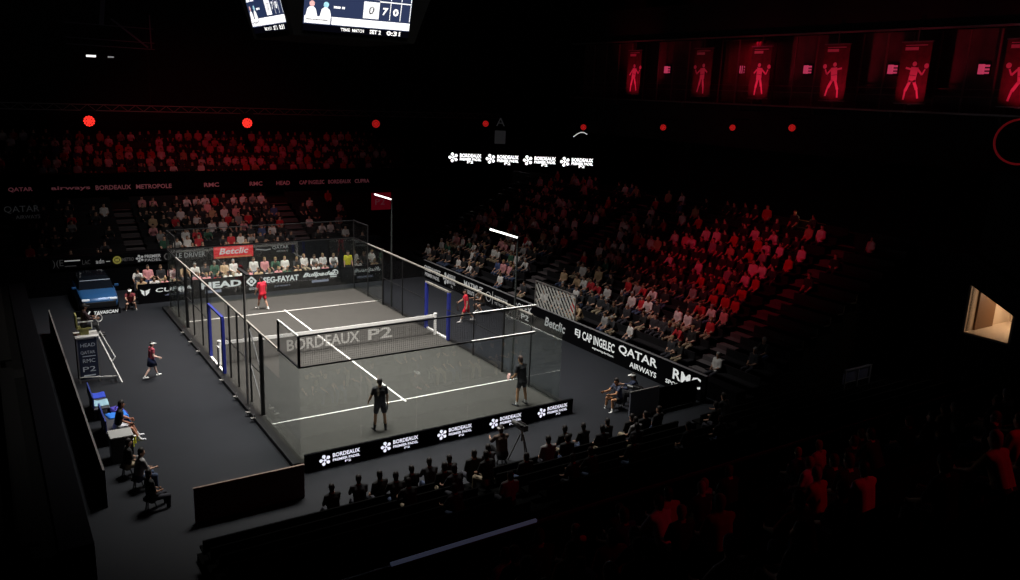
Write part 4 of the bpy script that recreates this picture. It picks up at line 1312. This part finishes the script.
MB().beam((-.85, 0, 1.0), (.85, 0, 1.0), .05).beam((-.85, 0, .5), (.85, 0, .5), .03).obj('bar', M_GREY, gl)
MB().box((0, .1, .55), (1.6, .02, .9)).obj('panel', mat('railing_panel', (.1, .1, .13), .4), gl)

# small far-corner details
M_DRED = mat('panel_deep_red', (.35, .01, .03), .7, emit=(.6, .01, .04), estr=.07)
for nm, a, b_, z0, z1, rows_ in (('beyond the top of the far lamp post', (12.2, 24.0), (13.8, 24.0), 2.3, 3.6, 1), ('beyond the end of the court, low in the dark corner', (18.2, 18.6), (20.0, 18.6), .3, 1.2, 2)):
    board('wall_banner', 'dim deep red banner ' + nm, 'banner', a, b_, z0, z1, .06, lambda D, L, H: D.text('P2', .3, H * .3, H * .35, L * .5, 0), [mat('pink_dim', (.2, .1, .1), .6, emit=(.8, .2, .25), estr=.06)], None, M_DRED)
    for q in (.3, -.3):
        c = ((a[0] + b_[0]) / 2 + q, a[1] + .1)
        mb = MB().beam((0, 0, 0), (0, 0, z1), .05)
        pt = thing('banner_post', '%s dark post under the dim red banner %s' % ('second' if q > 0 else 'first', 'by the far lamp' if rows_ == 1 else 'low in the corner'), 'post', (c[0], c[1], FZ))
        mb.obj('pole', M_BLACK, pt); MB().box((0, 0, .015), (.25, .25, .03)).obj('base_plate', M_BLACK, pt)
ar = thing('lit_cable', 'small curved cable painted glowing white above the end of the bright ribbon', 'lamp', (29.2, 21.0, 8.1))
mb = MB()
pts = [Vector((.3 * k / 6, -1.4 * k / 6 + .5, .42 * math.sin(k / 6 * 2.4) - .05)) for k in range(7)]
for a, b_ in zip(pts, pts[1:]): mb.tube(a, b_, .035, n=8)
mb.obj('cable_glow', M_LED_MID, ar)  # hanging cable catching light, its brightness put in as glow
MB().tube((.15, -.2, .3), (.15, -.2, 15.9), .012, n=6).obj('cable', M_BLACK, ar)
lw_ = thing('lit_opening_panel', 'slatted wooden panel standing in for a warm-lit opening atop the side stand', 'partition', (22.1, -7.4, 4.95))  # slatted panel stands in for a small lit opening
MB().span((.1, -.95, 0), (.16, .95, .75)).obj('back_board', mat('board_wood', (.35, .2, .1), .7), lw_)
mb = MB()
for k in range(9): mb.span((0, -.93 + k * .22, 0), (.08, -.85 + k * .22, .75))
mb.obj('slats', mat('slat_wood', (.12, .05, .02), .7), lw_)
light('opening_light', 'POINT', (21.7, -7.4, 6.1), (0, 0, 0), 2.2, (1, .6, .3), .05)

light('railing_fill_light', 'POINT', (15.2, -16.6, 2.6), (0, 0, 0), 5, (.85, .85, 1), .05)  # added fill so the railing can be seen, no lamp stands here
# handrail on the near upper stand
hr = thing('handrail', 'long handrail in front of the near upper terrace, bluish-white glint painted on', 'handrail', (0, -21.75, 2.9))
MB().beam((-9, 0, .62), (14, 0, .62), .05).obj('bar', mat('rail_dark_grey', (.05, .05, .06), .4), hr)
MB().beam((-7.4, 0, .66), (-4.4, 0, .66), .055).obj('rail_glint', mat('glint_blue_white', (.35, .4, .6), .4, emit=(.5, .6, 1), estr=.03), hr)  # glint on the bar, put in as a pale, faintly glowing piece
for k in range(12): MB().beam((-9 + k * 2, 0, 0), (-9 + k * 2, 0, .62), .04).obj('upright', M_BLACK, hr)

# ------------------------------------------------------------------ spectators
SEAT_P = [dict(hip=.52, lean=6, legL=(84, 7, 84), legR=(84, 7, 84), armL=(8, 8, 52, 22), armR=(8, 8, 52, 22)),
          dict(hip=.52, lean=24, legL=(86, 10, 90), legR=(84, 10, 84), armL=(22, 10, 40, 18), armR=(24, 10, 40, 18), nod=-8),
          dict(hip=.52, lean=-4, legL=(82, 7, 74), legR=(84, 7, 88), armL=(10, 10, 65, 45), armR=(10, 10, 65, 45), turn=25),
          dict(hip=.52, lean=10, legL=(84, 7, 84), legR=(84, 7, 84), armL=(14, 8, 48, 20), armR=(20, 8, 62, 20), turn=-25)]
TAGS = ('body', 'shirt', 'shorts', 'shoes', 'hair')


def classify(me, P):
    pts = np.array([p.center[:] for p in me.polygons])
    best = np.full(len(pts), 1e9); idx = np.zeros(len(pts), int)
    for ti, tg in enumerate(TAGS):
        for a, b, r0, r1 in P[tg]:
            a = np.array(a); b = np.array(b); ab = b - a
            t = np.clip(((pts - a) @ ab) / max(ab @ ab, 1e-9), 0, 1)
            d = np.linalg.norm(pts - (a + t[:, None] * ab), axis=1) - (r0 + t * (r1 - r0))
            m = d < best
            best[m] = d[m]; idx[m] = ti
    return idx


def spectator_mesh(pose, voxel, dress):
    J = skeleton(pose)
    P = prims(pose, J, dress)
    # the face stays clear of hair
    allp = [q for tg in TAGS for q in P[tg]]
    me = remesh(allp, voxel, 'spectator', 1)
    idx = classify(me, P)
    me.polygons.foreach_set('material_index', idx.astype(np.int32))
    return me, idx


SHIRTS = {'white': (.72, .7, .68), 'dark': (.025, .025, .03), 'red': (.5, .02, .03), 'grey': (.28, .27, .27), 'blue': (.05, .08, .2), 'black': (.012, .012, .012),
          'tan': (.5, .34, .2), 'pink': (.7, .3, .32), 'green': (.03, .1, .06), 'yellow': (.65, .55, .04)}
PICK = ['white'] * 7 + ['dark'] * 8 + ['red'] * 4 + ['grey'] * 2 + ['black'] * 6 + ['blue', 'tan', 'pink', 'pink', 'green']
HAIRS = [M_HAIR, mat('hair_mid', (.08, .045, .02), .7), mat('hair_fair', (.3, .2, .09), .7), mat('hair_grey', (.3, .29, .28), .7)]
TROUS = [mat('trousers_dark', (.02, .02, .03), .8), mat('trousers_jeans', (.04, .06, .12), .8), mat('trousers_beige', (.3, .24, .16), .8)]
SHM = {k: mat('top_' + k, v, .85) for k, v in SHIRTS.items()}
BASE = []
for p in SEAT_P:
    me, _ = spectator_mesh(p, .03, dict(sleeve=.8, leg=1.9))
    for m in (SKIN, SHM['white'], TROUS[0], M_BLACK, M_HAIR): me.materials.append(m)
    BASE.append(me)
N_IND = [0]
ROWS = {}
ONES = ['', 'first', 'second', 'third', 'fourth', 'fifth', 'sixth', 'seventh', 'eighth', 'ninth', 'tenth', 'eleventh', 'twelfth', 'thirteenth', 'fourteenth', 'fifteenth', 'sixteenth', 'seventeenth', 'eighteenth', 'nineteenth']


def ordinal(n):
    if n < 20: return ONES[n]
    t, u = divmod(n, 10)
    return (['twentieth', 'thirtieth', 'fortieth', 'fiftieth'][t - 2]) if u == 0 else ['twenty', 'thirty', 'forty', 'fifty'][t - 2] + '-' + ONES[u]




def spectator(where, loc, face, group, shirt=None, sc=None, k=None, dark=False):
    c = shirt or rnd.choice(PICK)
    o = bpy.data.objects.new('spectator', BASE[rnd.randrange(4) if k is None else k])
    COL.objects.link(o)
    o.location = loc
    o.rotation_euler = (0, 0, R_(face + rnd.uniform(-12, 12)))
    s = sc or rnd.uniform(.93, 1.02); o.scale = (s, s, s)
    for i, m in ((0, rnd.choice([SKIN, SKIN, SKIN2])), (1, SHM[c]), (2, rnd.choice(TROUS)), (4, M_HAIR if dark else rnd.choice(HAIRS))):
        o.material_slots[i].link = 'OBJECT'; o.material_slots[i].material = m
    tag(o, 'spectator in %s top' % c, 'person', group)
    ROWS.setdefault(where, []).append(o)
    N_IND[0] += 1
    return o


# silhouettes along the near edge; dark tops and hair paint their shade
x = -5.6
while x < 6.4:
    if not (-.3 < x < 1.9):
        spectator('the umpire side in front row of near stand', (x, -14.02 - .34, NEAR[0][2] - .1), 0 if rnd.random() < .8 else 15, 'front row of the near stand', rnd.choice(['black', 'black', 'dark']), dark=True)
    x += rnd.choice([.6, .66, .75, .95])
for i in (1, 2, 4):  # dark clothing and hair again stand in for missing light
    x = -6.5 + rnd.random()
    while x < 9:
        if rnd.random() < .3: spectator('the umpire side in %s row of near stand' % ORD[i], (x, -14.36 - .8 * i, NEAR[i][2] - .1), 0, 'rows of the near stand', rnd.choice(['black', 'dark', 'black', 'grey']), dark=True)
        x += .7
for q, (x, y, lab) in enumerate(((-9.75, -8.5, 'dim seated figure next to the cool box at the end of the benches'), (-9.6, -9.5, 'dim seated figure between the cool box and the dark red barrier'),
                                 (-9.5, -10.9, 'dim seated figure closest to the dark red barrier'))):
    o = spectator('', (x, y, FZ - .1), -80, 'staff seated in the dark near corner', 'black' if q != 1 else 'grey', None, None, True)
    o['label'] = lab
    stool('low stool under the ' + lab.replace('dim seated figure', 'figure'), (x - .05, y, FZ), .38, 'stools in the dark near corner')
# rows by the red light on the near upper terrace
for i in range(0, 8):
    x = -9 + rnd.random()
    while x < 10 - i * .6:
        if rnd.random() < .27: spectator('the umpire side in %s row of near upper terrace' % ORD[i], (x, -22.66 - .8 * i, NUP[i][2] - .1), 0, 'rows of the near upper terrace', rnd.choice(PICK))
        x += .75
# courtside rows behind the far boards, warmly lit
pf = MB().span((-6.2, 13.35, FZ), (5.4, 14.9, .22))
struct('trim_5', pf, M_STAND)
for y, z, seed in ((12.7, FZ, 1), (13.85, .22, 2)):
    x = -5.9
    while x < 5.2:
        if rnd.random() < .95:
            c = rnd.choice(['white', 'white', 'tan', 'pink', 'red', 'white', 'dark', 'green'])
            spectator('the car side in %s courtside row at far boards' % ORD[seed - 1], (x, y, z - .1), 180, 'courtside rows at the far end', c)
        x += rnd.choice([.52, .56, .62])
chairs_far = thing('bench_seating', 'row of dark courtside benches behind the far boards', 'bench', (0, 0, FZ))
for y, z in ((12.75, 0), (13.9, .34)):
    MB().span((-6.1, y - .25, z + .3), (5.3, y + .2, z + .36)).obj('seat', M_SEAT, chairs_far)
    for x in (-5.5, -2, 1.5, 5): MB().span((x, y - .2, z), (x + .06, y + .15, z + .3)).obj('leg', M_BLACK, chairs_far)
figure('steward in a yellow vest standing behind the far corner of the court', (5.8, 12.9, FZ), 170, dict(hip=.93, armL=(10, 8, 20), armR=(10, 8, 20)),
       dict(sleeve=.7, leg=1.9, bottom='trousers'), dict(shirt=(.6, .55, .02), shorts=BLK, shoes=BLK), 1.0, SKIN, voxel=.013)

crowd = []          # (loc, face, pose index, colours)
# side stand: dense middle block, thinner to both ends
for i in range(13):
    d0, z = RIGHT[i][0], RIGHT[i][2]
    y = -12.5
    while y < 14.5:
        inA = any(a0 - .25 < y < a1 + .25 for a0, a1 in RA)
        dens = .8 if -9.6 - .25 * i < y < 1.2 + .1 * i else (.74 if 4.3 < y < 14.5 else .12)
        if i > 9: dens *= .6
        if 1.2 + .1 * i < y < 4.3: dens = .12
        if y < -9.6: dens = .05 if i < 5 else dens * .7
        if i < 1 and -9.5 < y < -3: dens = .45
        if not inA and rnd.random() < dens:
            c = rnd.choice(PICK)
            if i < 6:
                spectator('the near end in %s row of side stand' % ORD[i], (d0 + .52, y, z - .1), 90, 'rows of the side stand', c)
            else:
                crowd.append(((d0 + .52, y, z - .1), 90, rnd.randrange(4), c))
        y += rnd.choice([.58, .62, .7])
# far stand
for i in range(8):
    d0, z = FAR[i][0], FAR[i][2]
    x = -10.8 + .1 * i
    while x < 8.5:
        inA = any(a0 - .2 < x < a1 + .2 for a0, a1 in FARA)
        dens = .88 if -4.6 < x < 3.8 else .45
        if not inA and rnd.random() < dens:
            crowd.append(((x, d0 + .52, z - .1), 180, rnd.randrange(4), rnd.choice(PICK)))
        x += rnd.choice([.58, .64, .72])
for i in range(6):
    d0, z = UP[i][0], UP[i][2]
    x = -16
    while x < 15:
        if rnd.random() < (.82 if -10 < x else .4): crowd.append(((x, d0 + .52, z - .1), 180, rnd.randrange(4), rnd.choice(PICK + ['white'] * 4)))
        x += rnd.choice([.58, .64, .72])

for where, row in ROWS.items():
    if where:
        for q, o in enumerate(row): o['label'] = '%s, %s from %s' % (o['label'], ordinal(q + 1), where)
LOW = []
for p in SEAT_P:
    me, idx = spectator_mesh(p, .055, dict(sleeve=.8, leg=1.9))
    V = np.zeros(len(me.vertices) * 3); me.vertices.foreach_get('co', V)
    LOW.append((V.reshape(-1, 3), [tuple(q.vertices) for q in me.polygons], idx))
keys = list(SHIRTS)
cm = [SKIN, M_BLACK, TROUS[0], M_HAIR] + [SHM[k] for k in keys]
AV, AF, AM = [], [], []
base = 0
for (loc, face, k, c) in crowd:
    V, Fc, idx = LOW[k]
    a = R_(face + rnd.uniform(-12, 12)); s = rnd.uniform(.93, 1.02)
    ca, sa = math.cos(a) * s, math.sin(a) * s
    X = V[:, 0] * ca - V[:, 1] * sa + loc[0]; Y = V[:, 0] * sa + V[:, 1] * ca + loc[1]; Z = V[:, 2] * s + loc[2]
    AV.append(np.stack([X, Y, Z], 1)); AF.append(np.array(Fc) + base); base += len(V)
    mp_ = np.array([0, 4 + keys.index(c), 2, 1, 3])
    AM.append(mp_[idx])
me = bpy.data.meshes.new('crowd')
AV = np.concatenate(AV); AF = np.concatenate(AF); AM = np.concatenate(AM)
me.vertices.add(len(AV)); me.vertices.foreach_set('co', AV.ravel())
me.loops.add(AF.size); me.loops.foreach_set('vertex_index', AF.ravel().astype(np.int32))
me.polygons.add(len(AF)); me.polygons.foreach_set('loop_start', (np.arange(len(AF)) * 4).astype(np.int32))
me.update(calc_edges=True)
me.polygons.foreach_set('material_index', AM.astype(np.int32))
me.polygons.foreach_set('use_smooth', [True] * len(AF))
o = add('crowd', me, cm)
tag(o, 'dense crowd of spectators filling the far stand, upper tier and back rows', 'crowd', None, 'stuff')
print('individual spectators', N_IND[0], 'crowd', len(crowd))
